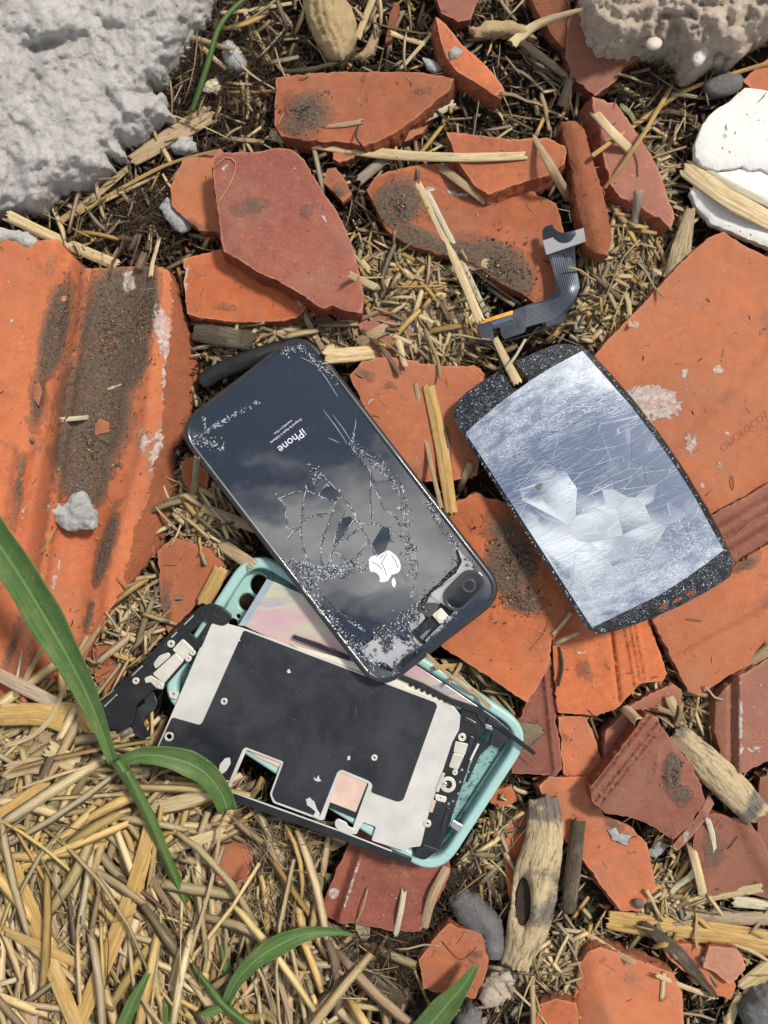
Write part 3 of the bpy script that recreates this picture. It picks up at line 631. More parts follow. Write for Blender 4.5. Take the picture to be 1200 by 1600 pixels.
T('S', 'dirty orange tile under the camera end of the phone with black soil on it', [(700, 790), (745, 770), (800, 790), (850, 870), (882, 925), (896, 952), (880, 985), (862, 1000), (860, 1040), (846, 1062), (826, 1098), (800, 1082), (740, 1042), (690, 1010), (660, 960)], 56, 0, -.01, 40, O_, mud=[(800, 880, 44, 62, 10, 1.05), (820, 940, 34, 22, 0, .95), (790, 830, 40, 30, 20, .8), (775, 900, 30, 40, 0, .9)])
T('X', 'glossy dark red tile strip running down beneath the combed tile', [(818, 1110), (848, 1052), (862, 1046), (868, 1110), (878, 1200), (868, 1212), (800, 1208), (790, 1160)], 38, 0, 0, 32, DK, ridge((852, 1050), (868, 1205), 4, 7), grid=4)
T('Y', 'mottled orange tile right of the dark red strip', [(872, 1120), (914, 1118), (928, 1148), (942, 1196), (940, 1220), (905, 1222), (880, 1210)], 34, 0, 0, 30, O2, mud=[(885, 1150, 8, 14, 0, .6)])
T('Z', 'curved dark red shard arching over the diamond-shaped tile', [(943, 1185), (946, 1145), (968, 1120), (990, 1100), (1022, 1082), (1050, 1069), (1066, 1078), (1062, 1110), (1040, 1116), (1008, 1108), (992, 1124), (966, 1165), (955, 1190)], 40, 0, 0, 32, RD, skew=(-4, 4))
def profAA(x, y):
    d = line_d(x, y, (928, 1240), (1022, 1122)); return -sum(8*math.exp(-((abs(d)-o)/2.2)**2) for o in (8, 17))-4*math.tanh((abs(d)-26)/3)
T('AA', 'diamond-shaped red tile with a grooved upper edge and pale smear of mud', [(922, 1230), (940, 1208), (985, 1150), (1010, 1115), (1024, 1120), (1036, 1140), (1062, 1172), (1090, 1210), (1101, 1250), (1094, 1266), (1075, 1292), (1052, 1312), (1036, 1302), (1010, 1286), (980, 1275), (946, 1270), (926, 1252)], 76, -.02, 0, 34, RD, profAA, grid=3.5, mud=[(1052, 1205, 13, 34, 0, 1.1), (1066, 1240, 18, 16, 0, .95), (1025, 1190, 5, 40, 10, .5)])
T('EE', 'glazed red sliver leaning on the lower right of the diamond tile', [(1050, 1322), (1078, 1290), (1098, 1262), (1108, 1240), (1116, 1256), (1102, 1282), (1080, 1308), (1060, 1328)], 48, 0, 0, 30, DK, amp=1.2, lime=[(1070, 1308, 14, 8, -45, .7)])
T('BB', 'dark purple-red tile at right edge with a pale raised rib', [(1116, 1138), (1120, 1092), (1150, 1060), (1200, 1030), (1290, 985), (1290, 1190), (1200, 1188), (1166, 1206), (1146, 1210), (1127, 1182)], 56, 0, 0, 38, DK, lambda x, y: 9*math.exp(-((x-1157)/5)**2)-7*math.exp(-((x-1144)/4)**2)+.3*min(0, x-1140), grid=4, skew=(-6, 0), lime=[(1157, 1130, 4, 80, 0, .72), (1180, 1170, 16, 8, 0, .6)])
T('CC', 'long orange tile left of the diamond tile with a white flake on it', [(842, 1228), (858, 1214), (920, 1214), (930, 1240), (944, 1274), (985, 1290), (1010, 1318), (1026, 1392), (1012, 1404), (1000, 1422), (970, 1424), (950, 1398), (926, 1365), (908, 1340), (880, 1310), (856, 1270)], 42, 0, 0, 36, O2, skew=(-6, 6), mud=[(960, 1290, 30, 14, 20, .65), (930, 1250, 20, 20, 0, .5)])
T('DD', 'worn reddish-brown tile at right edge above the thick straws', [(1086, 1290), (1110, 1270), (1166, 1280), (1190, 1308), (1200, 1332), (1290, 1350), (1290, 1430), (1200, 1404), (1150, 1392), (1110, 1400), (1088, 1390), (1082, 1340)], 42, 0, 0, 34, RD, lambda x, y: 3*math.tanh(line_d(x, y, (1150, 1280), (1200, 1380))/3), mud=[(1115, 1330, 30, 40, 0, .66)])
T('MM', 'red tile bit cut by the right edge between the bark and worn tile', [(1188, 1215), (1290, 1190), (1290, 1345), (1196, 1345), (1184, 1300)], 36, 0, 0, 30, RD)
T('FF', 'rough orange tile at the bottom edge right of centre, its left face shaded', [(906, 1508), (918, 1488), (938, 1480), (985, 1494), (1022, 1510), (1052, 1520), (1066, 1552), (1068, 1600), (1068, 1690), (900, 1690), (896, 1560)], 48, 0, 0, 42, O_, lambda x, y: -.5*max(0, 925-x+.28*(y-1500)), mud=[(940, 1500, 14, 10, 0, .55)])
T('GG', 'reddish tile lying under the thick golden straw at lower right', [(1028, 1474), (1086, 1474), (1130, 1500), (1150, 1540), (1140, 1562), (1124, 1556), (1090, 1536), (1050, 1502)], 34, 0, 0, 30, O2)
T('HH', 'pale pinkish tile chip at lower right beneath the golden straw', [(1099, 1512), (1108, 1478), (1152, 1482), (1168, 1510), (1152, 1530), (1141, 1538), (1112, 1517)], 46, 0, 0, 14, PK)
T('II', 'small orange tile block at the bottom edge left of the rough tile', [(828, 1690), (832, 1574), (870, 1560), (900, 1566), (906, 1600), (906, 1690)], 42, 0, 0, 36, O_)
T('JJ', 'peeling orange tile beside the grey stone at bottom centre', [(655, 1500), (686, 1456), (704, 1441), (722, 1452), (748, 1456), (765, 1474), (764, 1496), (756, 1530), (742, 1560), (700, 1556), (662, 1545)], 40, 0, 0, 32, O2, amp=3, mud=[(745, 1490, 16, 10, 30, .7)])
T('W', 'smooth red tile with a raised rib poking out below the phone case', [(560, 1290), (700, 1330), (704, 1362), (690, 1396), (656, 1455), (622, 1456), (590, 1450), (556, 1442), (534, 1443), (500, 1428), (512, 1392), (540, 1330)], 36, 0, 0, 32, RD, lambda x, y: 10*math.exp(-(line_d(x, y, (568, 1322), (530, 1442))/5)**2)-6*math.exp(-(line_d(x, y, (552, 1322), (514, 1442))/5)**2), grid=4, skew=(0, 4), lime=[(521, 1396, 9, 8, 0, 1.0), (550, 1380, 3, 60, 18, .7)])
T('U', 'triangular orange tile between the big left tile and mint case', [(246, 862), (270, 840), (326, 856), (350, 882), (330, 915), (300, 952), (262, 990), (252, 950)], 38, 0, 0, 32, O_, mud=[(262, 945, 14, 34, 0, .75), (318, 882, 14, 12, 0, .7)])
T('V', 'small rounded orange shard under dry leaves by the black bracket', [(143, 1012), (180, 998), (196, 1010), (188, 1050), (166, 1086), (150, 1062)], 24, 0, 0, 22, O_)
T('U2', 'dark orange tile lump between the big tile and the phone edge', [(282, 722), (300, 714), (326, 738), (322, 768), (304, 776), (286, 752)], 30, 0, 0, 28, O_)
T('KK', 'orange tile piece among straw below the green leaf tip', [(326, 1316), (352, 1306), (382, 1312), (398, 1332), (390, 1368), (368, 1398), (348, 1392), (324, 1368)], 40, 0, 0, 34, O_)
T('LL', 'orange tile piece half covered by straw near the lower green shoot', [(350, 1432), (380, 1440), (402, 1452), (402, 1500), (372, 1502), (352, 1462)], 36, 0, 0, 30, O_)
T('PP', 'narrow rusty shard standing between the mint case and the driftwood', [(792, 1292), (808, 1266), (828, 1268), (818, 1340), (796, 1408), (788, 1350)], 26, 0, 0, 24, O_)
T('QQ', 'small worn orange shard near the lower rim corner of the case', [(770, 1236), (800, 1228), (808, 1252), (784, 1262), (766, 1254)], 22, 0, 0, 20, O_)

# characters stamped into the large tile
def textgeo(body, size, extrude=0.0, align='CENTER'):
    c = bpy.data.curves.new('print', 'FONT'); c.body = body; c.size = size; c.extrude = extrude; c.align_x = align; c.resolution_u = 3
    o = bpy.data.objects.new('print', c); COL.objects.link(o); dg = bpy.context.evaluated_depsgraph_get(); me = o.evaluated_get(dg).to_mesh()
    V = [tuple(v.co) for v in me.vertices]; F = [tuple(p.vertices) for p in me.polygons]; o.evaluated_get(dg).to_mesh_clear()
    bpy.data.objects.remove(o); bpy.data.curves.remove(c); return V, F
STAMP = simple('dark_stamp', (.30, .10, .05), .9)  # letters in a darker tone than the tile
zO = S_['O'][1]; V, F = textgeo('ONOEOCO7', 16, .25)
c_, s_ = math.cos(R(-38)), math.sin(R(-38)); VV = []
for x, y, q in V:
    px = 1166+x*c_+y*s_; py = 678+x*s_-y*c_; VV.append((px, py, zO(px, py)+q+.2))
o = mk('stamped_lettering', VV, F, STAMP, S_['O'][0])

# ---------------------------------------------------------------- mortar, rocks, plaster, chips
def lump(label, poly, z, h, r, fb, mat, name='stone', cat='stone', th=30, grid=5, amp=4, prof=None, group=None, skew=(0, 0), side=4, step=5):
    o, zf = shard(label, poly, z, 0, 0, th, (mat, mat), prof, amp=amp, grid=grid, name=name, cat=cat, group=group, bump=.2, dome=(h, r), fb=fb, side=side, skew=skew, step=step)
    m = [p for p in o.data.polygons]; o.data.polygons.foreach_set('use_smooth', [True]*len(m)); return o, zf
def profM(x, y):
    v = 17*fbm(x*.010+2, y*.010, 4, 4)+11*abs(fbm(x*.018, y*.018, 14, 5, .5))
    v -= 22*math.exp(-((line_d(x, y, (30, 80), (130, 60))/11)**2))*(1 if x < 140 else 0)*math.exp(-((x-80)/50)**2)
    v -= 16*math.exp(-(((x-45)/14)**2+((y-115)/42)**2))
    v += 16*math.exp(-(((x-80)/48)**2+((y-35)/22)**2))+14*math.exp(-(((x-70)/40)**2+((y-225)/60)**2))
    v -= 14*math.exp(-(((x-18)/16)**2+((y-270)/40)**2))
    v -= 12*math.exp(-((line_d(x, y, (150, 130), (210, 200))/8)**2))*math.exp(-((x-180)/30)**2)
    return v
lump('big lumpy mass of pale grey mortar in the upper left corner', [(-90, -90), (335, -90), (331, 0), (326, 30), (302, 40), (292, 60), (272, 90), (252, 118), (236, 134), (226, 146), (254, 143), (266, 172), (274, 186), (240, 190), (224, 214), (186, 222), (194, 246), (166, 240), (176, 264), (152, 284), (130, 294), (100, 300), (62, 328), (20, 334), (-90, 342)], 34, 42, 20, (6, .07), MORTAR, 'mortar_mass', 'mortar', th=42, grid=3.6, amp=5, prof=profM)
lump('grey mortar crust stuck on the top edge of the big left tile', [(-30, 352), (0, 356), (20, 358), (48, 366), (58, 376), (52, 388), (38, 386), (22, 376), (0, 380), (-30, 385)], 60, 8, 5, (3, .12), MORTAR, 'mortar_crust', 'mortar', th=8, grid=4, amp=2)
def profR2(x, y): return 22*fbm(x*.018, y*.018, 44, 5, .6)-24*math.exp(-(((x-1055)/10)**2+((y-45)/14)**2))
lump('big pitted brown rock in the upper right corner with pebbles stuck in it', [(905, -90), (909, 0), (912, 30), (924, 62), (945, 74), (966, 80), (986, 84), (1005, 74), (1030, 72), (1058, 80), (1070, 98), (1098, 108), (1112, 100), (1122, 84), (1142, 92), (1166, 80), (1184, 62), (1200, 50), (1290, 20), (1290, -90)], 60, 60, 26, (12, .05), ROCK, 'pitted_rock', 'rock', th=60, grid=5, amp=5, prof=profR2)
rockp = bpy.data.objects['pitted_rock']
def pebble(name, parent, cx, cy, rx, ry, ang, z, mat, label=None, cat='pebble', h=None):
    V = []; F = []; n, m = 12, 7; h = h or min(rx, ry)*.9
    for j in range(m):
        ph = math.pi*j/(m-1)
        for i in range(n):
            t = 2*math.pi*i/n; q = 1+.12*noise.noise((math.cos(t)+cx, math.sin(t)+cy, ph))
            x = rx*math.sin(ph)*math.cos(t)*q; y = ry*math.sin(ph)*math.sin(t)*q; c, s = math.cos(R(ang)), math.sin(R(ang)); V.append((cx+x*c-y*s, cy+x*s+y*c, z+h*math.cos(ph)))
    for j in range(m-1):
        for i in range(n): F.append((j*n+i, (j+1)*n+i, (j+1)*n+(i+1) % n, j*n+(i+1) % n))
    o = mk(name, V, F, mat, parent, None, True)
    if parent is None: tag(o, label, cat)
    return o
pebble('embedded_pebble', rockp, 1022, 68, 14, 11, -10, 88, QUARTZ, h=8); pebble('embedded_pebble', rockp, 1093, 86, 11, 20, 25, 82, QUARTZ, h=9)
pebble('pebble', None, 1130, 134, 34, 20, -15, 22, GREY, 'smooth grey pebble below the pitted rock, behind the thin stem')
lump('upper piece of the cracked white plaster slab at the right edge', [(1164, 137), (1200, 142), (1290, 150), (1290, 300), (1210, 272), (1188, 262), (1172, 266), (1160, 258), (1148, 262), (1120, 266), (1098, 258), (1088, 246), (1087, 225), (1098, 192), (1118, 172), (1138, 160)], 50, 3, 6, (1.2, .04), PLAST, 'plaster_slab', 'plaster', th=16, grid=8, amp=1.6, side=1)
lump('lower piece of the cracked white plaster slab, tilted under straws', [(1079, 300), (1090, 282), (1118, 270), (1150, 266), (1164, 262), (1176, 270), (1190, 266), (1212, 276), (1290, 304), (1290, 430), (1200, 386), (1160, 370), (1112, 350), (1088, 322)], 44, 3, 6, (1.2, .04), PLAST, 'plaster_slab', 'plaster', th=16, grid=8, amp=1.6, side=1)
def profPod(x, y):
    d = line_d(x, y, (500, -10), (532, 98)); return 5*abs(math.sin(d*.26+fbm(x*.02, y*.02, 4)*1.5))+10*math.exp(-(d/30)**2)
lump('fat woody seed pod with deep ridges lying at the top centre', [(470, -30), (474, 10), (480, 30), (488, 48), (500, 70), (518, 90), (534, 98), (546, 80), (556, 55), (556, 30), (548, 10), (535, -10), (525, -30)], 28, 20, 12, (3, .08), POD, 'seed_pod', 'seed pod', th=30, grid=4, amp=1.5, prof=profPod, side=2)
lump('thin curled husk beside the seed pod', [(552, 90), (570, 76), (582, 50), (588, 30), (590, 60), (582, 82), (566, 92)], 26, 8, 6, (2, .1), POD, 'husk', 'husk', th=16, grid=5, amp=1.5)
lump('knobbly tan root piece near the top right, left of the rock', [(735, 44), (760, 34), (800, 32), (830, 44), (838, 60), (815, 56), (790, 52), (760, 54), (742, 58)], 34, 8, 7, (3, .1), POD, 'root', 'root', th=18, grid=5, amp=2)
lump('jagged pale block of mortar rubble resting on the muddy left tile', [(72, 790), (84, 780), (98, 792), (112, 772), (130, 768), (138, 786), (150, 808), (146, 826), (128, 828), (110, 830), (94, 822), (82, 808)], 62, 12, 8, (9, .09), CHALK, 'mortar_chip', 'mortar chip', th=14, grid=3, amp=3.5)
lump('blue-grey flake of plaster near top left beside the green stem', [(346, 66), (356, 62), (372, 74), (384, 92), (388, 108), (372, 112), (356, 110), (350, 90)], 24, 9, 6, (3, .1), CHALK, 'plaster_chip', 'plaster chip', th=14, grid=4, amp=2)
lump('cream coloured shell fragment left of the blue-grey flake', [(318, 142), (324, 126), (336, 122), (346, 136), (338, 144)], 26, 2, 4, (.8, .1), CREAM, 'shell_fragment', 'shell', th=4, grid=4, amp=1)
lump('grey mortar lump under the flat brown husk', [(266, 228), (284, 212), (298, 214), (304, 234), (290, 240), (272, 236)], 24, 12, 7, (3, .1), MORTAR, 'mortar_chip', 'mortar chip', th=14, grid=4, amp=2)
lump('flat whitish plaster chip left of the orange tile near upper left', [(250, 324), (262, 308), (278, 328), (296, 338), (296, 358), (282, 362), (266, 348)], 34, 5, 5, (1.5, .1), CHALK, 'plaster_chip', 'plaster chip', th=8, grid=4, amp=1.6)
lump('blue-grey chip resting on the narrow orange splinter', [(702, 78), (712, 72), (722, 80), (714, 88), (705, 90)], 54, 4, 4, (1.5, .1), CHALK, 'plaster_chip', 'plaster chip', th=5, grid=4, amp=1)
lump('pale chip between the pointed tile and the narrow splinter', [(660, 90), (676, 94), (690, 108), (680, 115), (668, 108)], 24, 5, 4, (1.5, .1), CHALK, 'plaster_chip', 'plaster chip', th=7, grid=4, amp=1)
lump('white star-shaped flake on the long orange tile at lower right', [(951, 1298), (962, 1294), (968, 1303), (986, 1306), (978, 1314), (980, 1322), (968, 1314), (958, 1310)], 46, 2, 3, (.8, .1), CHALK, 'plaster_chip', 'plaster chip', th=3, grid=4, amp=1)
lump('white chip in the hollow below the diamond tile', [(1012, 1336), (1030, 1316), (1044, 1320), (1036, 1332), (1024, 1340)], 24, 3, 4, (1, .1), CHALK, 'plaster_chip', 'plaster chip', th=4, grid=4, amp=1)
lump('grey angular stone beside the driftwood at lower centre', [(702, 1412), (720, 1390), (745, 1400), (762, 1420), (784, 1440), (790, 1470), (786, 1500), (766, 1500), (744, 1462), (716, 1440)], 34, 20, 10, (6, .05), GREY, 'stone', 'stone', th=34, grid=5, amp=4)
lump('grey stone cut by the bottom edge beside the striped leaf', [(706, 1690), (716, 1590), (736, 1572), (752, 1584), (756, 1690)], 30, 14, 8, (4, .05), GREY, 'stone', 'stone', th=30, grid=5, amp=3)
lump('dark rough stone at the lower right corner under split straws', [(1160, 1580), (1180, 1550), (1204, 1544), (1290, 1540), (1290, 1690), (1190, 1640), (1165, 1600)], 40, 16, 10, (6, .05), GREY, 'stone', 'stone', th=40, grid=6, amp=4)
lump('sandy crumbly rubble lump at bottom centre right of the peeling tile', [(748, 1560), (760, 1530), (780, 1510), (800, 1500), (806, 1540), (800, 1560), (780, 1572), (758, 1574)], 22, 10, 8, (5, .08), ROCK, 'rubble', 'rubble', th=20, grid=5, amp=4)
lump('brown leaf-like bark flake at the case corner', [(800, 1140), (812, 1128), (838, 1132), (850, 1144), (842, 1152), (830, 1160), (812, 1172), (802, 1168)], 46, 3, 5, (1.5, .06), stonemat('tan_bark', (.30, .23, .15), (.22, .17, .11)), 'bark_flake', 'bark', th=3, grid=5, amp=1.5)
for (x, y, r, zt_, lb) in ((50, 688, 5, 0, 'grey pebble on the muddy left tile near its left groove'), (183, 725, 4.5, 0, 'tiny oval grey pebble on the mud of the left tile'), (134, 757, 3.5, 0, 'tiny white pebble above the mortar rubble'), (890, 1492, 9, 20, 'dark pebble beside the rough orange tile'), (998, 1412, 10, 46, 'dark brown pebble at the lower end of the long orange tile'), (1100, 1500, 8, 40, 'small brown pebble against the pale pinkish chip')):
    z = zt_ or zA(x, y)+3
    pebble('pebble', None, x, y, r, r*.72, 30, z, GREY if r < 8 else simple('brown_pebble', (.13, .10, .08), .8, var=.3), lb)
for i, (pl, lb) in enumerate((([(148, 662), (156, 654), (170, 660), (171, 674), (149, 680)], 'flat orange crumb lying on the mud of the left tile'), ([(54, 600), (60, 596), (66, 612), (60, 634), (53, 622)], 'thin pinkish sliver stuck in the left groove of the big tile'), ([(96, 464), (104, 462), (103, 470), (97, 471)], 'tiny orange crumb at the top of the mud'))):
    cx, cy = np.mean(pl, 0); shard(lb, pl, zA(cx, cy)+7, 0, 0, 5, O_, grid=6, amp=.8, name='tile_crumb', cat='tile crumb', step=4, side=.8)

# wood
def wood(label, pts, ws, th, mat, name, cat, camber=.45, cols=13, ridge=1.6, torn=14, seed=1, hole=None, roll=0, z=None):
    path = drape(pts, 2, z=z)
    def wf(u):
        x = u*(len(ws)-1); i = min(len(ws)-2, int(x)); return ws[i]+(ws[i+1]-ws[i])*(x-i)
    V, F, st = blade_geo(path, wf, camber, th, cols, ridge, torn, seed, 6, roll=roll)
    if hole:
        V = [(x, y, z_-hole[4]*math.exp(-(((x-hole[0])/hole[2])**2+((y-hole[1])/hole[3])**2)**2)) for x, y, z_ in V]
    V = [(x+1.2*noise.noise((x*.1, y*.1, 5)), y+1.2*noise.noise((x*.1, y*.1, 8)), z_+2.2*fbm(x*.06, y*.06, seed)) for x, y, z_ in V]
    st = [(a, b*w_ if False else b*20, c) for a, b, c in st for w_ in (1,)]
    o = mk(name, V, F, mat, None, None, True, {'st': ('FLOAT_VECTOR', st)}); return tag(o, label, cat)
wood('grey-black and tan driftwood with a dark hollow, lower right of the case', [(846, 1240, 44), (852, 1300, 50), (838, 1370, 50), (828, 1440, 44), (800, 1520, 34)], [44, 58, 70, 72, 62, 40], 22, WOOD, 'driftwood', 'driftwood', .55, 17, 2.4, 34, 3, hole=(818, 1408, 12, 38, 46))
plate('hollow_shade_plate', roughen(ring_poly(818, 1408, 11, 40, 22, .12), 5, 1.5, 3), lambda x, y: 46+3*noise.noise((x*.1, y*.1, 3)), 6, simple('rotten_shade_wood', (.028, .02, .014), .95, var=.4), bpy.data.objects['driftwood'], bev=.5)  # near-black plate: rotten wood, with the hollow's shade put into its colour
wood('straight charred twig standing beside the driftwood', [(905, 1278, 52), (896, 1350, 48), (888, 1430, 38)], [22, 24, 26, 20], 9, WOODD, 'twig', 'twig', .7, 9, 1, 8, 5)
wood('split wooden branch with dark bark right of the diamond tile', [(1052, 1142, 50), (1100, 1190, 58), (1150, 1238, 56), (1188, 1280, 46)], [34, 46, 54, 50, 44], 10, WOOD, 'branch', 'branch', .55, 13, 1.6, 10, 8)
wood('weathered wooden splinter poking up at the plaster slab corner', [(1052, 440, 40), (1064, 390, 44), (1080, 322, 46)], [36, 34, 24, 14], 6, WOOD, 'splinter', 'wood splinter', .3, 9, 1, 8, 9)
wood('blackened burnt stick hidden between the left tiles and phone', [(300, 515, 30), (345, 524, 34), (400, 534, 36)], [34, 34, 30], 10, WOODD, 'stick', 'stick', .5, 9, 1, 6, 11)
wood('black curved strip tucked under the upper left phone corner', [(312, 600, 30), (340, 582, 34), (400, 556, 40), (460, 535, 40)], [24, 30, 26, 14], 8, BLK, 'black_strip', 'rubber strip', .5, 9, .5, 6, 12)  # curved black strip along the phone's upper left edge
wood('brown bent twig over the top tile gap near the rock', [(800, 55, 30), (832, 80, 36), (872, 110, 40), (900, 128, 40)], [10, 16, 15, 8], 6, WOODD, 'twig', 'twig', .7, 7, 1, 6, 13)
wood('thin dark root curving under the seed pod', [(438, 112, 36), (490, 108, 40), (540, 92, 38), (560, 72, 34)], [7, 9, 8, 5], 4, WOODD, 'root', 'root', .8, 7, .5, 4, 14)
wood('short dark twig stub near the top middle right', [(876, 168, 40), (886, 140, 44), (892, 120, 44)], [16, 15, 12], 6, WOODD, 'twig', 'twig', .7, 7, 1, 5, 15)
wood('thin dark twig lying flat on the tile beneath the screen', [(874, 1010, 50), (878, 1040, 51), (872, 1072, 50)], [3, 5, 6, 3], 3, WOODD, 'twig', 'twig', .8, 7, .4, 2, 16)
wood('burnt wooden strip between the two orange tiles at lower right', [(1000, 1440, 34), (1060, 1490, 36), (1120, 1560, 34)], [14, 22, 18, 8], 7, WOODD, 'bark_strip', 'bark', .4, 9, 1, 8, 17)
wood('dark flaking bark strip in the litter at bottom centre', [(555, 1500, 20), (600, 1540, 26), (640, 1580, 24)], [20, 28, 26, 12], 8, WOODD, 'bark_strip', 'bark', .4, 9, 1.4, 8, 18)
# ---------------------------------------------------------------- small grains / shards of glass (vectorised)
def grains(name, P, size, cols=None, mats=None, parent=None, flat=1.0, kind='stuff', sharp=False):
    """many tiny angular bits: P (n,3), size (n,)"""
    P = np.asarray(P, float); n = len(P); size = np.asarray(size, float)
    base = np.array([(1, 0, 0), (-.6, .8, 0), (-.6, -.8, 0), (0, 0, 1), (0.1, 0, -1)], float)
    V = base[None]*(1+rng.uniform(-.4, .5, (n, 5, 1)))
    if sharp: V[:, 0, 0] *= 1.9; V[:, 1:3, 1] *= .6
    V[:, :, 2] *= flat
    a = rng.uniform(0, 2*math.pi, n); b = rng.normal(0, .5 if flat < 1 else 1.2, n)
    c, s = np.cos(b)[:, None], np.sin(b)[:, None]; x, z = V[:, :, 0]*c-V[:, :, 2]*s, V[:, :, 0]*s+V[:, :, 2]*c; V[:, :, 0], V[:, :, 2] = x, z
    c, s = np.cos(a)[:, None], np.sin(a)[:, None]; x, y = V[:, :, 0]*c-V[:, :, 1]*s, V[:, :, 0]*s+V[:, :, 1]*c; V[:, :, 0], V[:, :, 1] = x, y
    V = V*size[:, None, None]+P[:, None, :]
    f = np.array([(0, 2, 3), (2, 1, 3), (1, 0, 3), (2, 0, 4), (1, 2, 4), (0, 1, 4)]); F = (f[None]+np.arange(n)[:, None, None]*5).reshape(-1, 3)
    at = {}
    if cols is not None: at['col'] = ('FLOAT_COLOR', np.repeat(np.column_stack([cols, np.ones(n)]), 5, 0))
    at['st'] = ('FLOAT_VECTOR', np.zeros((n*5, 3)))
    o = mk(name, V.reshape(-1, 3), F, mats, parent, None, None, at)
    if kind: o['kind'] = kind
    return o
def along(paths, n, spread):
    out = []
    for p in paths:
        pts = [Vector(q) for q in p]; L = [(b-a).length for a, b in zip(pts[:-1], pts[1:])]; tot = sum(L)
        for _ in range(int(n*tot/100)):
            t = rnd.random()*tot; i = 0
            while i < len(L)-1 and t > L[i]: t -= L[i]; i += 1
            q = pts[i].lerp(pts[i+1], min(1, t/max(L[i], 1e-6))); out.append((q.x+rnd.gauss(0, spread), q.y+rnd.gauss(0, spread)))
    return out
def halfplane(poly, px, py, nx, ny):
    out = []; n = len(poly)
    for i in range(n):
        a = poly[i]; b = poly[(i+1) % n]; da = (a[0]-px)*nx+(a[1]-py)*ny; db = (b[0]-px)*nx+(b[1]-py)*ny
        if da <= 0: out.append(a)
        if (da < 0 < db) or (db < 0 < da): t = da/(da-db); out.append((a[0]+(b[0]-a[0])*t, a[1]+(b[1]-a[1])*t))
    return out
def voronoi(seeds, clip):
    cells = []
    for i, s in enumerate(seeds):
        p = list(clip)
        for j, q in enumerate(seeds):
            if i == j: continue
            p = halfplane(p, (s[0]+q[0])/2, (s[1]+q[1])/2, q[0]-s[0], q[1]-s[1])
            if len(p) < 3: break
        if len(p) >= 3: cells.append((s, p))
    return cells
def inset(poly, g):
    """shrink a convex polygon by moving each side inwards"""
    a = np.array(poly); ar = sum(a[i-1][0]*a[i][1]-a[i][0]*a[i-1][1] for i in range(len(a))); out = list(poly)
    for i in range(len(poly)):
        p, q = poly[i], poly[(i+1) % len(poly)]; dx, dy = q[0]-p[0], q[1]-p[1]; L = math.hypot(dx, dy)
        if L < 1e-6: continue
        nx, ny = dy/L, -dx/L
        if ar < 0: nx, ny = -nx, -ny
        out = halfplane(out, p[0]-nx*g, p[1]-ny*g, nx, ny)
        if len(out) < 3: return None
    res = []
    for p in out:
        if not res or math.hypot(p[0]-res[-1][0], p[1]-res[-1][1]) > .4: res.append(p)
    return res if len(res) >= 3 else None

# ---------------------------------------------------------------- mint case
case = empty('phone_case', 532, 1108, 40, 'mint green phone case lying open side up under the phone, dirty inside', 'phone case')
def CU(u, v): return (.8387*u-.5446*v, .5446*u+.8387*v)
def crect(g, r): return roundpoly([CU(793+g, 501+g), CU(1325-g, 501+g), CU(1325-g, 782-g), CU(793+g, 781-g)], r, 10)
zt80 = lambda P, d: np.full(len(P), 80.)
V, F, mi, sm, _ = prism([crect(5, 52), crect(12, 46)], zt80, [(0, 0), (2.2, -.6), (4, -2.5), (5, -6), (5, -16), (4, -28), (0, -38)])
mk('rim', V, F, MINTR, case, None, True)
hol = [ring_poly(405, 914, 15, 17), ring_poly(386, 941, 14), ring_poly(372.5, 963, 4), ring_poly(364, 974, 8)]
plate('back_shell', crect(4, 62), lambda x, y: 50+.5*noise.noise((x*.02, y*.02, 1)), 6, MINT, case, holes=hol, bev=1, grid=14)
plate('camera_lip', roundpoly([(388, 888), (425, 900), (374, 986), (344, 968)], 24, 7), 54, 4, MINTR, case, holes=[ring_poly(405, 914, 17, 19), ring_poly(386, 941, 16), ring_poly(372.5, 963, 5), ring_poly(363, 974, 9.5)], bev=1.5)
plate('inner_ledge', roundpoly([CU(1298, 512), CU(1308, 520), CU(1308, 760), CU(1298, 768)], 4), 58, 6, MINT, case, bev=1.5)
gp = [(CU(rnd.uniform(1215, 1310), rnd.uniform(515, 768))) for _ in range(700)]+[CU(rnd.uniform(803, 835), rnd.uniform(600, 768)) for _ in range(160)]
grains('dirt_specks', [(x, y, 51.5) for x, y in gp], rng.uniform(.4, 1.3, len(gp)), np.tile([(.10, .08, .06)], (len(gp), 1)), FIBD, case)
reg(crect(0, 62), lambda x, y: 81)

# ---------------------------------------------------------------- display assembly lying on the case
da = empty('display_assembly', 470, 1130, 81, 'torn out phone display seen from behind: black film, silver plates and connectors', 'phone part')
ZB = 85.5
plate('light_panel', [(383, 978), (427, 909), (480, 932), (555, 985), (650, 1040), (705, 1076), (752, 1108), (728, 1112), (700, 1098), (560, 1052), (470, 1020)], 82.6, 2, IRID, da, r=2, bev=.5)
plate('grey_film', [(373, 977), (417, 905), (427, 909), (384, 978)], 83, 2, simple('grey_blue_film', (.36, .42, .47), .35, .3, var=.1), da, bev=.4)
base = [(330, 972), (342, 978), (347, 973), (380, 982), (470, 1016), (560, 1050), (690, 1097), (700, 1098), (710, 1106), (719, 1118), (717, 1140), (706, 1160), (684, 1226), (668, 1276), (657, 1322), (640, 1324), (631, 1329), (581, 1313), (588, 1292), (567, 1284), (556, 1304), (549, 1301), (577, 1224), (531, 1205), (506, 1281), (500, 1281), (427, 1254), (422, 1241), (440, 1192), (385, 1171), (358, 1234), (245, 1170), (268, 1117)]
plate('metal_plate', base, lambda x, y: ZB+.5*noise.noise((x*.02, y*.02, 8)), 2.2, SILV, da, r=3, bev=.6, grid=16, holes=[ring_poly(264, 1151, 4.5)])
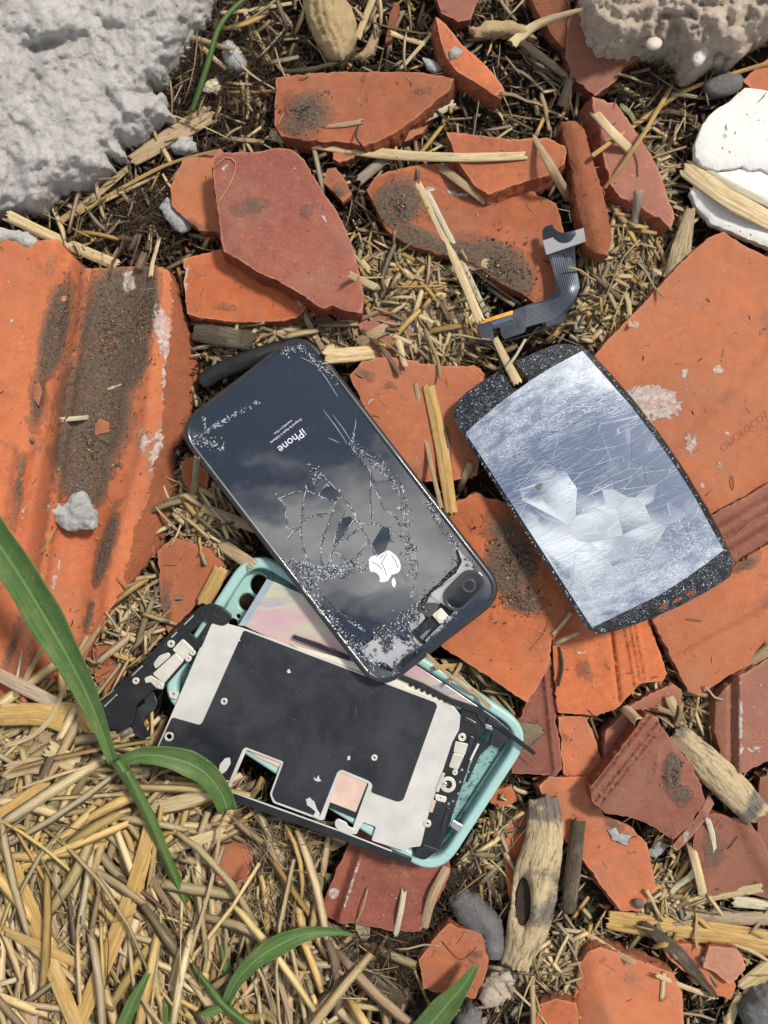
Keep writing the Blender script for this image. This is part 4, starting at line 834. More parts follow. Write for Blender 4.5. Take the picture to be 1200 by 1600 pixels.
film = [(381, 985), (470, 1019), (560, 1053), (680, 1098), (683, 1103), (630, 1250), (622, 1253), (580, 1238), (583, 1226), (577, 1220), (534, 1202), (527, 1206), (499, 1277), (430, 1252), (425, 1241), (444, 1190), (384, 1167), (379, 1171), (354, 1230), (247, 1169), (269, 1121), (311, 1133), (316, 1130)]
fo = plate('black_film', film, lambda x, y: ZB+1.1+.5*noise.noise((x*.02, y*.02, 8)), 1, SHEET, da, r=4, bev=.3, grid=16, holes=[ring_poly(264, 1151, 6)])
reg(base, lambda x, y: ZB+1.2)
for x, y, r in ((350, 1096, 5), (585, 1184, 4.5)): washer('screw_ring', x, y, r, r*.5, ZB+2, 1.5, BEIGE, da)
washer('screw_ring', 264, 1151, 7, 5, ZB+1.8, 1.5, BEIGE, da)
for pl in ([(341, 1208), (344, 1194), (352, 1185), (359, 1184), (360, 1193), (354, 1204), (345, 1211)], [(478, 1249), (484, 1246), (491, 1253), (495, 1264), (500, 1272), (497, 1279), (489, 1276), (493, 1268), (486, 1262), (480, 1258)], [(490, 1214), (494, 1218), (498, 1211), (499, 1217), (502, 1220), (496, 1221), (491, 1219)], [(448, 1048), (452, 1045), (455, 1051), (450, 1052)], [(371, 997), (376, 1001), (370, 1003)], [(543, 1182), (547, 1181), (547, 1187), (543, 1188)]):
    plate('torn_film_spot', roughen(pl, 4, .7, pl[0][0]), ZB+1.8, .8, SILV, da, bev=.1)
fl = [(rnd.uniform(300, 660), rnd.uniform(1000, 1240)) for _ in range(150)]; fl = [p for p in fl if inside([p], film)[0]]
grains('dust', [(x, y, ZB+1.6) for x, y in fl], rng.uniform(.15, .8, len(fl))**1.3, np.tile([(.55, .53, .5)], (len(fl), 1)), FIBD, da, flat=.5)
plate('edge_strip', [(455, 1007), (545, 1032), (640, 1062), (706, 1092), (700, 1099), (690, 1097), (560, 1048), (470, 1015)], ZB+.6, 1.6, CREAMF, da, bev=.4)
plate('black_bar', strip_poly([(458, 995), (500, 1010), (546, 1030)], [5, 7, 5]), ZB+4, 4, BLK, da, bev=.7)
plate('black_bar', strip_poly([(612, 1052), (660, 1072), (706, 1096), (752, 1112)], [7, 8, 8, 9]), ZB+4, 4, BLK, da, bev=.7)
for i in range(7): x = 640+i*9; plate('bar_tooth', strip_poly([(x, 1069+i*4.1), (x+4, 1072+i*4.1)], 4), ZB+3, 3, BLK, da, bev=.3)
cu = plate('copper_square', [(531, 1205), (578, 1222), (559, 1270), (513, 1252)], ZB-1.5, 2, COPR, da, r=2, bev=.4)
plate('square_edge', [(575, 1222), (580, 1224), (560, 1273), (556, 1270)], ZB-.8, 3, BLK, da, bev=.4)
plate('dark_strip', [(513, 1252), (559, 1271), (556, 1279), (510, 1260)], ZB-2.5, 2, BLK, da, bev=.3)
plate('pink_sliver', [(389, 1174), (439, 1192), (437, 1199), (404, 1184)], ZB-3, 1.5, COPR, da, bev=.3)
plate('frame_bar', strip_poly([(343, 1236), (372, 1248), (430, 1269), (530, 1305), (590, 1327), (641, 1347)], [9, 10, 11, 11, 11, 10]), ZB, 7, BLK, da, bev=1.2)
plate('frame_edge', strip_poly([(350, 1233), (430, 1262), (530, 1298), (612, 1330)], 1.6), ZB+1, 2, SILV, da, bev=.2)
plate('small_bracket', [(524, 1283), (528, 1280), (541, 1286), (544, 1292), (553, 1296), (551, 1304), (532, 1299), (524, 1291)], ZB+2, 3, SILV, da, r=2, bev=.6)
plate('tab', [(263, 1080), (270, 1078), (280, 1083), (276, 1093), (266, 1090)], ZB, 2, SILV, da, r=3, bev=.4, holes=[ring_poly(271, 1084.5, 2.6, n=10)])
# right end module
mod = plate('connector_module', [(722, 1105), (735, 1107), (747, 1117), (757, 1132), (745, 1160), (735, 1185), (722, 1225), (710, 1260), (700, 1292), (686, 1326), (664, 1343), (646, 1337), (657, 1318), (669, 1276), (685, 1226), (707, 1160), (718, 1140)], ZB-.4, 8, BLK, da, r=3, bev=1.2)
for pl in ([(712, 1159), (731, 1163), (726, 1180), (709, 1175)], [(709, 1177), (725, 1181), (715, 1203), (702, 1198)], [(691, 1208), (695, 1209), (685, 1238), (681, 1236)]): plate('shield', pl, ZB+2, 3, BEIGE, mod, r=1.5, bev=.5)
for pl in ([(727, 1120), (745, 1130), (743, 1134), (724, 1126)], [(735, 1150), (741, 1153), (733, 1176), (729, 1173)], [(698, 1262), (704, 1264), (694, 1300), (689, 1298)], [(662, 1320), (684, 1328), (682, 1333), (660, 1326)]): plate('rib', pl, ZB+1.6, 2.5, BLKS, mod, r=1, bev=.4)
washer('screw_ring', 722, 1152, 6, 2.6, ZB+2, 2, BEIGE, mod); washer('screw_ring', 668, 1287, 5.5, 2.2, ZB+1.6, 2, BEIGE, mod); washer('round_shield', 700, 1226, 12, 7, ZB+1.6, 2, BEIGE, mod, n=22); washer('screw_ring', 695, 1226, 3.4, 1.4, ZB+3, 2, STEEL, mod)
plate('shield', [(680, 1241), (698, 1246), (696, 1254), (681, 1250)], ZB+1.6, 2, BEIGE, mod, r=3, bev=.5, holes=[ring_poly(688, 1247, 1.6, n=8)]); washer('screw_ring', 711, 1207, 4, 1.6, ZB+2, 2, BEIGE, mod)
for x, y in ((722, 1203), (736, 1190), (732, 1206), (716, 1240), (708, 1252), (701, 1256), (719, 1222)): plate('contact', ring_poly(x, y, 1.9, n=6), ZB+.8, 1.5, STEEL, mod, bev=.2)
plate('black_pad', [(682, 1252), (690, 1255), (684, 1274), (676, 1270)], ZB+1.5, 3, BLKS, mod, bev=.5); plate('copper_pad', [(676, 1250), (682, 1252), (676, 1270), (671, 1268)], ZB+1, 2, COPR, mod, bev=.4)
tg = plate('torn_frame', [(740, 1104), (758, 1112), (775, 1124), (794, 1140), (796, 1156), (777, 1168), (766, 1162), (770, 1147), (757, 1134), (748, 1120)], 88, 10, BLKS, da, bev=1.5)
plate('strap', strip_poly([(762, 1126), (786, 1138), (802, 1152), (836, 1178)], [8, 7, 7, 6]), 92, 2.5, BLK, da, bev=.6)
plate('flex', strip_poly([(762, 1160), (746, 1178), (737, 1200), (729, 1222)], [12, 9, 6, 4]), 84, 2, BLKS, da, bev=.4)
plate('silver_sliver', [(746, 1162), (749, 1163), (736, 1190), (734, 1187)], 86, 2, SILV, da, bev=.3)
plate('shiny_latch', [(758, 1131), (768, 1135), (770, 1141), (760, 1138)], 90, 3, STEEL, da, bev=.5)
for i in range(5): x, y = 741-i*7, 1195+i*16; plate('contact', strip_poly([(x, y), (x-4, y+8)], 2), 83, 2, STEEL, da, bev=.2)
plate('silver_clip', [(708, 1282), (723, 1291), (719, 1301), (705, 1291)], 84, 5, STEEL, da, r=2, bev=.8)
# left end bracket
br = plate('bracket', [(300, 960), (315, 948), (330, 944), (345, 949), (361, 962), (356, 972), (349, 977), (341, 975), (330, 972), (313, 1012), (300, 1016), (288, 1036), (262, 1066), (252, 1078), (240, 1076), (212, 1101), (207, 1130), (172, 1153), (163, 1148), (152, 1108), (185, 1072), (226, 1034), (262, 994)], lambda x, y: 86+.02*(x-250), 7, BLK, da, r=5, bev=1.4, holes=[[(320, 967), (326, 973), (307, 1000), (296, 989)]])
zb = lambda x: 87.5+.02*(x-250)
for pl, r in (([(285, 999), (302, 1015), (286, 1031), (270, 1015)], 2), ([(274, 1021), (286, 1033), (256, 1067), (239, 1053)], 2), ([(262, 1020), (266, 1025), (243, 1045), (240, 1037), (249, 1025)], 4), ([(226, 1060), (235, 1056), (256, 1068), (254, 1077), (245, 1075), (235, 1065), (228, 1067)], 2)): plate('shield', pl, zb(pl[0][0])+2.5, 4, BEIGE, br, r=r, bev=.7)
for x, y, r in ((267, 1006, 5.5), (301, 1020, 4), (294, 1029, 4.5), (250, 1072, 4), (212, 1064, 5)): washer('screw_ring', x, y, r, r*.42, zb(x)+3.6, 3, BEIGE, br)
for a, b in (((288, 976), (302, 962)), ((206, 1056), (222, 1041)), ((163, 1104), (182, 1086)), ((268, 996), (276, 988))): plate('bright_edge', strip_poly([a, b], 1.8), zb(a[0])+1, 1.5, STEEL, br, bev=.2)
plate('rib', strip_poly([(332, 958), (344, 966)], 3), zb(330)+1, 2, BLKS, br, bev=.4); plate('rib', strip_poly([(232, 1044), (262, 1010)], 3), zb(230)+1.5, 3, BLKS, br, bev=.5)
plate('flex_tail', strip_poly(roundpoly([(220, 1067), (232, 1085), (238, 1102), (218, 1114), (215, 1132), (228, 1156), (246, 1176)], 6, 3)[3:-6], 17), lambda x, y: 70+8*math.sin((y-1067)/30), 2, BLKS, da, bev=.4, grid=8)
plate('flex_end', [(184, 1160), (206, 1146), (210, 1174), (190, 1182)], 60, 3, BLK, da, r=2, bev=.6)
plate('connector', strip_poly([(180, 1155), (206, 1140)], 8), 64, 4, STEEL, da, r=2, bev=1.2)
reg([(300, 960), (330, 944), (361, 962), (313, 1012), (252, 1078), (172, 1153), (152, 1108)], lambda x, y: 90)

# ---------------------------------------------------------------- the black phone, back up
PC = (532.2, 798.1); PU = (.6115, .7912); PV = (-.7912, .6115)
def PH(a, b): return (PC[0]+a*PU[0]+b*PV[0], PC[1]+a*PU[1]+b*PV[1])
def PHi(x, y): return ((x-PC[0])*PU[0]+(y-PC[1])*PU[1], (x-PC[0])*PV[0]+(y-PC[1])*PV[1])
def zp(x, y): a, b = PHi(x, y); return 107+a*.020+b*.006
phone = empty('smartphone', 532, 798, 84, 'black smartphone lying face down with its glass back badly shattered', 'phone')
def prect(g, r=48): return roundpoly([PH(-264+g, -129+g), PH(264-g, -129+g), PH(264-g, 129-g), PH(-264+g, 129-g)], r-g, 12)
zt = lambda P, d: np.array([zp(*p) for p in P])
V, F, mi, sm, _ = prism([prect(6), prect(8)], zt, [(0, 0), (2.6, -.7), (4.4, -2.6), (5.6, -6), (6, -10), (6, -14), (5, -18.5), (2.6, -22), (0, -23.5)], grid=None)
mk('frame', V, F, BLKS, phone, None, True)
plate('inner_tray', prect(9), lambda x, y: zp(x, y)-7, 14, BLK, phone, bev=.5, grid=40)
reg(prect(0), lambda x, y: zp(x, y)+.5)
# glass back: one big pane, holed by the camera, and the pieces broken loose in it
miss = [(560, 1008), (592, 990), (605, 1013), (618, 988), (640, 1003), (636, 980), (648, 958), (655, 940), (690, 905), (714, 884), (712, 852), (740, 880), (752, 916), (716, 958), (664, 1006), (628, 1030), (612, 1050), (574, 1036)]
clip = prect(8.5)
plate('glass_back', clip, lambda x, y: zp(x, y)-.9, 2.2, BGLASS, phone, holes=[roughen(miss, 6, 2.4, 5)], bev=.35, grid=40)
cl = random.Random(4); edges = []
def Z2(*L): return [(400+x/4.286, 640+y/4.286) for x, y in L]
CR = [Z2((370, 390), (450, 440), (540, 540), (600, 620), (690, 750), (750, 870), (810, 985)), Z2((370, 390), (355, 460), (340, 540)), Z2((150, 600), (220, 570), (270, 550), (340, 540)),
 Z2((340, 540), (400, 570), (470, 600), (530, 620)), Z2((430, 430), (400, 500), (380, 560)), Z2((500, 480), (440, 540), (400, 570)), Z2((560, 570), (530, 620)),
 Z2((340, 540), (310, 660), (300, 790), (310, 900), (335, 980), (370, 1050)), Z2((150, 600), (190, 630), (200, 710), (215, 790), (300, 790)),
 Z2((310, 760), (350, 725), (400, 705), (470, 695), (500, 710)), Z2((540, 620), (510, 690), (470, 800), (440, 890), (430, 960), (445, 1040)),
 Z2((600, 680), (565, 740), (540, 830), (520, 930)), Z2((660, 740), (600, 820), (550, 880), (520, 930)), Z2((700, 790), (620, 850), (560, 890), (520, 930), (500, 1000), (480, 1045)),
 Z2((520, 960), (570, 970), (600, 1010)), Z2((740, 885), (690, 970), (660, 1010), (580, 1035), (500, 1050), (400, 1060)), Z2((740, 885), (775, 930), (810, 985)), Z2((690, 760), (780, 768), (910, 790)),
 Z2((910, 790), (900, 870), (870, 950), (830, 1000)), Z2((630, 170), (640, 240), (700, 330), (770, 420), (775, 490), (820, 560), (850, 650), (930, 720), (980, 790)), Z2((775, 480), (765, 560), (770, 650), (778, 740)),
 Z2((650, 290), (740, 300), (850, 370), (930, 440), (985, 530), (1003, 640), (990, 780)), Z2((1003, 660), (940, 668), (915, 680)), Z2((660, 1010), (640, 1080), (600, 1110)), Z2((760, 1040), (690, 1075), (620, 1110), (560, 1140)), Z2((520, 1050), (540, 1110), (580, 1140)),
 Z2((210, 870), (260, 810), (300, 790)), Z2((120, 540), (150, 600)), Z2((360, 370), (310, 350)), [(648, 860), (652, 890), (640, 940)], [(300, 690), (330, 668), (372, 645), (405, 628)], [(318, 650), (326, 690), (352, 705)], [(470, 543), (500, 570), (528, 598)], [(440, 550), (470, 543)],
 [(455, 890), (480, 930), (520, 980), (565, 1030)], [(470, 885), (520, 950), (570, 985), (600, 990)], [(540, 890), (500, 905), (470, 890)], [(665, 783), (690, 830), (716, 856)]]
PN = [Z2((370, 390), (450, 440), (400, 500), (380, 555), (340, 540), (355, 460)), Z2((455, 445), (540, 540), (500, 480), (440, 540), (405, 568), (385, 558), (402, 502)), Z2((505, 485), (560, 565), (530, 615), (470, 598), (408, 570), (442, 542)),
 Z2((340, 545), (400, 573), (530, 625), (500, 705), (470, 690), (400, 700), (350, 720), (308, 755), (312, 660)), Z2((150, 605), (340, 545), (308, 660), (298, 785), (217, 786), (202, 710), (192, 632)),
 Z2((308, 765), (350, 730), (400, 710), (470, 700), (498, 715), (465, 800), (436, 890), (427, 960), (440, 1040), (375, 1048), (340, 980), (314, 900), (304, 790)),
 Z2((545, 625), (600, 675), (560, 740), (535, 830), (515, 930), (497, 1000), (475, 1040), (448, 1038), (434, 960), (444, 890), (474, 800), (513, 692)), Z2((605, 685), (655, 740), (598, 818), (548, 876), (524, 915), (544, 832), (569, 742)),
 Z2((664, 745), (697, 785), (618, 846), (560, 884), (545, 890), (602, 824)), Z2((702, 795), (738, 883), (688, 968), (657, 1004), (602, 1005), (572, 966), (524, 955), (526, 932), (562, 894), (622, 854)),
 Z2((742, 890), (806, 983), (770, 1030), (700, 1060), (664, 1010), (693, 972)), Z2((715, 772), (905, 794), (895, 870), (868, 945), (815, 980)), Z2((782, 500), (820, 565), (850, 655), (835, 735), (783, 738), (774, 650), (770, 560)),
 Z2((700, 330), (760, 320), (850, 372), (890, 470), (800, 480), (775, 420)), Z2((805, 490), (900, 480), (985, 535), (998, 640), (915, 675), (858, 650), (825, 560)), Z2((925, 685), (998, 668), (985, 780), (935, 720))]
for i, q in enumerate(PN):
    cc_ = np.mean(q, 0); tx, ty = cl.gauss(0, .014), cl.gauss(0, .014)
    if i == 11: tx, ty = .05, .03
    q = roughen(q, 5, .5, i); plate('glass_fragment', q, lambda x, y: zp(x, y)-.35+tx*(x-cc_[0])+ty*(y-cc_[1]), .8, BGLASS, phone, bev=.2)
pts = []
for i, c in enumerate(CR):
    c = [(x+cl.gauss(0, .5), y+cl.gauss(0, .5)) for x, y in c]; m = roughen(c+c[::-1][1:-1], 3, .9, i)[:]
    P3 = catmull([(x, y, 0) for x, y in c], 3); P3 = [(p.x+.8*noise.noise((p.x*.3, p.y*.3, i)), p.y+.8*noise.noise((p.x*.3, p.y*.3, i+4))) for p in P3]
    w_ = [max(.35, 1.5*abs(noise.noise((p[0]*.12, p[1]*.12, i*3.)))+.5) for p in P3]; w_[0] = w_[-1] = .2
    plate('crack', strip_poly(P3, w_), lambda x, y: zp(x, y)-.02, .5, BLK, phone, bev=0)
    o_ = [(x-1.1, y-.5) for x, y in P3]
    for k in range(0, len(P3)-6, 6):
        if cl.random() < .62: seg = o_[k:k+6]; plate('crack_edge', strip_poly(seg, [.2, .7, 1.0, .9, .6, .2]), lambda x, y: zp(x, y)+.1, .5, CRUSH, phone, bev=0)
    pts += along([c], 34, .9)
pw = along([[(545, 688), (556, 700), (580, 720), (610, 745), (630, 775), (637, 800), (632, 830)]], 110, 3)+along([[(548, 676), (552, 700)], [(300, 690), (330, 670), (370, 645), (405, 628)], [(318, 650), (322, 672)]], 110, 2)+along([[(300, 684), (345, 700)]], 200, 5)
pw += along([[(470, 885), (480, 920), (500, 950), (530, 985), (560, 1010), (585, 1045)]], 200, 6)+along([[(440, 880), (500, 895), (540, 890), (575, 880)]], 240, 6)+along([[(440, 550), (470, 543), (500, 570), (528, 595)]], 170, 4)
pw += along([[(590, 990), (620, 985), (640, 965), (660, 940)]], 260, 8)+along([[(665, 783), (680, 800), (690, 820)], [(700, 835), (714, 856)], [(625, 835), (650, 860)], [(630, 870), (640, 840)], [(648, 865), (640, 900)], [(495, 730), (490, 760)]], 170, 3)+along([[(600, 1062), (640, 1048)]], 160, 5)
pw = [p for p in pw if inside([p], clip)[0]]; pts = [p for p in pts if inside([p], clip)[0]]; pw = [p for p in pw if math.hypot(p[0]-602, p[1]-886) > 27]; pts = [p for p in pts if math.hypot(p[0]-602, p[1]-886) > 25]
h = len(pw)//2+300
grains('crushed_glass', [(x, y, zp(x, y)+rnd.uniform(-.6, .8)) for x, y in pw[::2]+pts[::2]], rng.uniform(.5, 2.6, len(pw[::2]+pts[::2])), None, CRUSH, phone, flat=.35, sharp=True)
grains('crushed_glass', [(x, y, zp(x, y)+rnd.uniform(-.6, .6)) for x, y in pw[1::2]+pts[1::2]], rng.uniform(.7, 3.6, len(pw[1::2]+pts[1::2])), None, CRUSHD, phone, flat=.35, sharp=True)
# long hairline scratches
for a, b in (((505, 640), (545, 697)), ((520, 648), (552, 695)), ((556, 655), (552, 678)), ((470, 558), (492, 570)), ((512, 684), (530, 692)), ((652, 870), (646, 930)), ((350, 690), (345, 700)), ((487, 560), (528, 620))):
    plate('hairline_crack', strip_poly([a, ((a[0]+b[0])/2+1.5, (a[1]+b[1])/2), b], [.3, .7, .3]), lambda x, y: zp(x, y)-.35, .4, CRUSH, phone, bev=0)
# bared insides by the camera
zs = lambda x, y: zp(x, y)-4.5
plate('silver_plate', roughen([(559, 1008), (568, 1011), (592, 992), (605, 1013), (616, 989), (633, 1004), (640, 989), (635, 980), (648, 959), (644, 950), (657, 943), (664, 966), (645, 988), (657, 1006), (670, 1008), (648, 1019), (627, 1032), (616, 1050), (605, 1037), (594, 1034), (579, 1039), (568, 1028)], 7, 1.2, 3), zs, 2, STEEL, phone, bev=.3)
plate('silver_plate', [(714, 855), (728, 863), (750, 888), (738, 893), (720, 900), (712, 896), (722, 878)], lambda x, y: zp(x, y)-3.6, 2, STEEL, phone, bev=.3)
plate('silver_plate', [(664, 950), (672, 928), (690, 914), (712, 896), (720, 902), (690, 940), (680, 950)], lambda x, y: zp(x, y)-5, 2, STEEL, phone, bev=.3)
plate('dark_flap', [(650, 952), (661, 941), (687, 943), (680, 958), (670, 965)], lambda x, y: zp(x, y)-3, 1.5, simple('grey_foam', (.07, .065, .06), .9), phone, r=3, bev=.3)
m2 = plate('battery_clip', [(642, 988), (670, 966), (681, 978), (657, 1005)], lambda x, y: zp(x, y)-2.5, 3, BLK, phone, bev=.6)
for pl, t in (([(650, 987), (663, 976), (666, 984), (656, 994)], .25), ([(663, 975), (670, 971), (677, 979), (667, 985)], -.3), ([(656, 995), (666, 986), (674, 982), (660, 1000)], .1)): plate('facet', pl, lambda x, y: zp(x, y)-1.4+t*(x-663), 1.5, BGLASS, m2, bev=.2)
fs = plate('flash_unit', [(676, 961), (689, 950), (702, 965), (689, 976)], lambda x, y: zp(x, y)-2.2, 3, SILV, phone, r=1.5, bev=.6); plate('flash_lens', ring_poly(689, 963, 6), lambda x, y: zp(x, y)-1, 1.6, CREAMF, fs, bev=.8)
stp = plate('steel_strip', [(664, 1001), (709, 957), (719, 962), (674, 1006)], lambda x, y: zp(x, y)-2.8, 2, STEEL, phone, r=1.5, bev=.5)
for x, y in ((711, 963), (696, 976)): washer('screw_ring', x, y, 3.2, 1.3, zp(x, y)-1.2, 2, BLKS, stp)
washer('screw_ring', 586, 1016, 2.6, 1, zp(586, 1016)-3.2, 1.5, GREY, phone); washer('screw_ring', 730, 883, 2.6, 1, zp(730, 883)-2.5, 1.5, GREY, phone)
plate('side_connector', [(569, 1037), (579, 1032), (584, 1040), (572, 1047)], lambda x, y: zp(x, y)-2, 2, BEIGE, phone, r=1, bev=.4)
plate('edge_shard', [(616, 1052), (629, 1031), (648, 1018), (672, 1010), (664, 1022), (640, 1044), (624, 1056)], lambda x, y: zp(x, y)-.9, 2.2, BGLASS, phone, bev=.3)
sh = [(rnd.uniform(585, 745), rnd.uniform(870, 1050)) for _ in range(2600)]
mp_ = np.array(miss); sh = [p for p in sh if inside([p], clip)[0] and edist([p], mp_)[0] < 7]
grains('crushed_glass', [(x, y, zp(x, y)-2.2+rnd.uniform(-1, 1.2)) for x, y in sh], rng.uniform(1., 3.6, len(sh)), None, CRUSHD, phone, flat=.35, sharp=True)
cam_ = plate('camera', [(671, 929), (735, 888), (762, 914), (719, 961)], lambda x, y: zp(x, y)-1.6, 4, STEEL, phone, r=6, bev=1.2)
def pill(cx, cy, dx, dy, hl, r, n=9):
    L = math.hypot(dx, dy); dx /= L; dy /= L; a0 = math.atan2(dy, dx); P = []
    for e, o_ in ((1, -math.pi/2), (-1, math.pi/2)):
        for i in range(n+1): t = a0+o_+math.pi*i/n; P.append((cx+e*dx*(hl-r)+r*math.cos(t), cy+e*dy*(hl-r)+r*math.sin(t)))
    return P
plate('bezel_ring', pill(725, 923, -22, 22, 36, 20), lambda x, y: zp(x, y)+4.2, 7, simple('dark_bezel', (.09, .09, .095), .28, .7), cam_, bev=1.6, holes=[pill(725, 923, -22, 22, 33, 17)])
plate('lens_cover', pill(725, 923, -22, 22, 33, 17), lambda x, y: zp(x, y)+3.4, 4, BLENS, cam_, bev=.4)
for x, y, r in ((733, 915, 10.5),):
    washer('lens_ring', x, y, r, r*.78, zp(x, y)+4.2, 1.2, simple('lens_metal', (.12, .11, .11), .3, .7), cam_, n=24); plate('lens', ring_poly(x, y, r*.6, n=20), zp(x, y)+5.0, 1, simple('lens_tint', (.03, .012, .02), .1, 0, ior=1.9), cam_, bev=.4)
# emblem and lettering
body = [(0, .27), (.08, .31), (.17, .335), (.26, .315), (.33, .26), (.36, .22), (.30, .165), (.275, .08), (.285, 0), (.33, -.08), (.385, -.12), (.35, -.22), (.29, -.32), (.22, -.405), (.15, -.43), (.07, -.405), (0, -.385), (-.07, -.405), (-.15, -.43), (-.22, -.405), (-.29, -.33), (-.36, -.2), (-.395, -.05), (-.39, .08), (-.35, .2), (-.28, .29), (-.18, .335), (-.08, .31)]
leaf_ = [(0, .36), (.01, .45), (.06, .53), (.15, .59), (.16, .50), (.11, .41), (.05, .37)]
def LG(x, y): s = 60; return (602+s*(y*PU[0]+x*PV[0]), 885+s*(y*PU[1]+x*PV[1]))
em = plate('emblem', [LG(*p) for p in body], lambda x, y: zp(x, y)-.15, .5, WHITE, phone, bev=0)
plate('emblem_leaf', [LG(*p) for p in leaf_], lambda x, y: zp(x, y)-.15, .5, WHITE, em, bev=0)
for a, b in (((581, 878), (597, 889)), ((596, 880), (605, 864)), ((596, 880), (604, 899)), ((612, 868), (622, 888))): plate('crack_line', strip_poly([a, ((a[0]+b[0])/2+1, (a[1]+b[1])/2-1), b], .9), lambda x, y: zp(x, y)+.1, .3, BLKS, em, bev=0)
def print_on(body, size, cx, cy):
    V, F = textgeo(body, size, .15); VV = []
    for x, y, q in V:
        px = cx+x*PV[0]+y*PU[0]; py = cy+x*PV[1]+y*PU[1]; VV.append((px, py, zp(px, py)-.25+q))
    return mk('lettering', VV, F, PRINT, phone)
print_on('iPhone', 18.5, 452.5, 684); print_on('Designed by Apple in California', 4.8, 446, 672); print_on('Assembled in China', 4.4, 441.5, 666.5)

# ---------------------------------------------------------------- the cracked front panel
scr = empty('screen_panel', 915, 765, 70, 'torn off cracked phone screen reflecting clouds, black crazed ends, leaning on orange tile', 'phone screen')
SL, SW = 433., 228.
def SC(x, y):
    s, t = x/SL, y/SW
    px = (697*(1-s)*(1-t)+898*(1-s)*t+925*s*(1-t)+1152*s*t); py = (638*(1-s)*(1-t)+528*(1-s)*t+995*s*(1-t)+893*s*t)
    q = 21*4*s*(1-s)*max(0, t)**1.5; px += .86*q; py -= .5*q
    e = 12*4*t*(1-t)*(2*s-1); px += .55*e; py += .83*e
    return px, py
def ZS(x, y): s, t = x/SL, y/SW; return 78+38*s+11*t-7*(2*s-1)**2-3*(2*t-1)**2
def scplate(name, poly, off, th, mat, dens, parent, grid=11, tx=0, ty=0, bev=.4, holes=()):
    c = np.mean(poly, 0)
    zt = lambda P, d: np.array([ZS(p[0], p[1])+off+tx*(p[0]-c[0])+ty*(p[1]-c[1]) for p in P])
    V, F, mi, sm, _ = prism([poly]+list(holes), zt, [(0, 0), (bev*.6, -bev), (bev*.6, -th)], grid=grid)
    st = V.copy(); W2 = V.copy()
    for i, (x, y, z) in enumerate(V): W2[i, :2] = SC(x, y)
    st[:, 2] = 0; dn = np.array([dens(x/SL, y/SW) for x, y, z in V])
    return mk(name, W2, [f[::-1] for f in F], mat, parent, None, sm, {'st': ('FLOAT_VECTOR', st), 'dens': ('FLOAT', dn)})
outl = roundpoly([(0, 0), (0, 103), (34, 100), (42, 118), (30, 132), (0, 128), (0, 228), (433, 228), (433, 0)], [40, 4, 14, 14, 10, 4, 40, 26, 26], 7)
scplate('border', roughen(outl, 6, .8, 2), 0, 4.5, BEZL, lambda s, t: 1.5 if (s < .16 or s > .86) else .2, scr)
dpoly = [(50, 5), (24, 222), (394, 223), (418, 7)]
dseeds = []
ds = random.Random(11)
for _ in range(34): dseeds.append((ds.uniform(28, 414), ds.uniform(0, 228)))
for _ in range(20): dseeds.append((ds.gauss(230, 50), ds.gauss(150, 40)))
dseeds = [q for q in dseeds if inside([q], dpoly)[0]]
def dn(s, t): return 1.05*math.exp(-((s-.10)/.20)**2)+1.15*math.exp(-((s-.95)/.15)**2)+.10+.25*(1-t)*.6
for s, c in voronoi(dseeds, dpoly):
    q = inset(c, .12)
    if q: sz = max(np.ptp([p[0] for p in q]), np.ptp([p[1] for p in q])); kk = min(.035, 1.3/sz); scplate('display_fragment', q, 1.5, 1.5, DISP, dn, scr, tx=ds.uniform(-kk, kk), ty=ds.uniform(-kk, kk), bev=.1)
reg([SC(*p) for p in outl], lambda x, y: 112)
gp = [(ds.uniform(2, 50) if ds.random() < .6 else ds.uniform(400, 431), ds.uniform(4, 224)) for _ in range(420)]+[(ds.uniform(50, 410), ds.choice((2, 3, 225, 226))+ds.gauss(0, 1.5)) for _ in range(200)]
gp = [p for p in gp if inside([p], outl)[0] and not inside([p], dpoly)[0]]
grains('crushed_glass', [SC(*p)+(ZS(*p)+.3,) for p in gp], rng.uniform(.4, 2.0, len(gp)), None, CRUSH, scr, flat=.3, sharp=True)
plate('scrap_dark_spot', ring_poly(846, 761, 9, 6, 14, .1), 97.5, 1, GREY, scr, bev=.4)
for a, b in (((803, 596), (807, 584)),): pass
for x in (0, 1, 2): p = SC(424, 110+x*22); plate('speaker_slot', ring_poly(p[0], p[1], 9, 2.6, 12, -.5), ZS(424, 110+x*22)+.6, 1, B_OR, scr, bev=.2)

# ribbon cable
fx = empty('ribbon_cable', 845, 470, 50, 'bent grey-black ribbon cable with an orange strip, lying above the cracked screen', 'ribbon cable')
zc = lambda x, y: 62+9*math.exp(-(((x-890)/22)**2+((y-455)/26)**2))-.10*max(0, 420-y)+16*math.exp(-((x-880)/40)**2)*max(0, min(1, (400-y)/40))
cab = [(848, 360), (852, 354), (863, 351), (866, 358), (874, 363), (882, 364), (911, 357), (913.5, 377), (898, 385), (899, 412), (906, 449), (896, 475), (883, 491), (884, 501), (854, 511), (852, 503), (822, 511), (820, 519), (788, 530), (783, 522), (782, 511), (770, 513), (771, 533), (753, 533), (747, 511), (746, 506), (801, 486), (823, 477), (863, 465), (870, 451), (863, 418), (856, 398), (849, 376)]
CABM = simple('grey_ribbon', (.035, .042, .055), .3, .3, 0, 0, .2)
plate('ribbon', cab, zc, 2, CABM, fx, r=2, bev=.5, grid=7)
plate('connector', [(848, 376), (912, 356), (915, 377), (854, 398)], lambda x, y: zc(x, y)+4, 4, simple('grey_connector', (.25, .25, .25), .5, .3), fx, bev=.6)
plate('orange_strip', [(746, 502), (801, 485), (801, 491), (748, 507)], lambda x, y: zc(x, y)+1.4, 1.6, GOLD, fx, bev=.4)
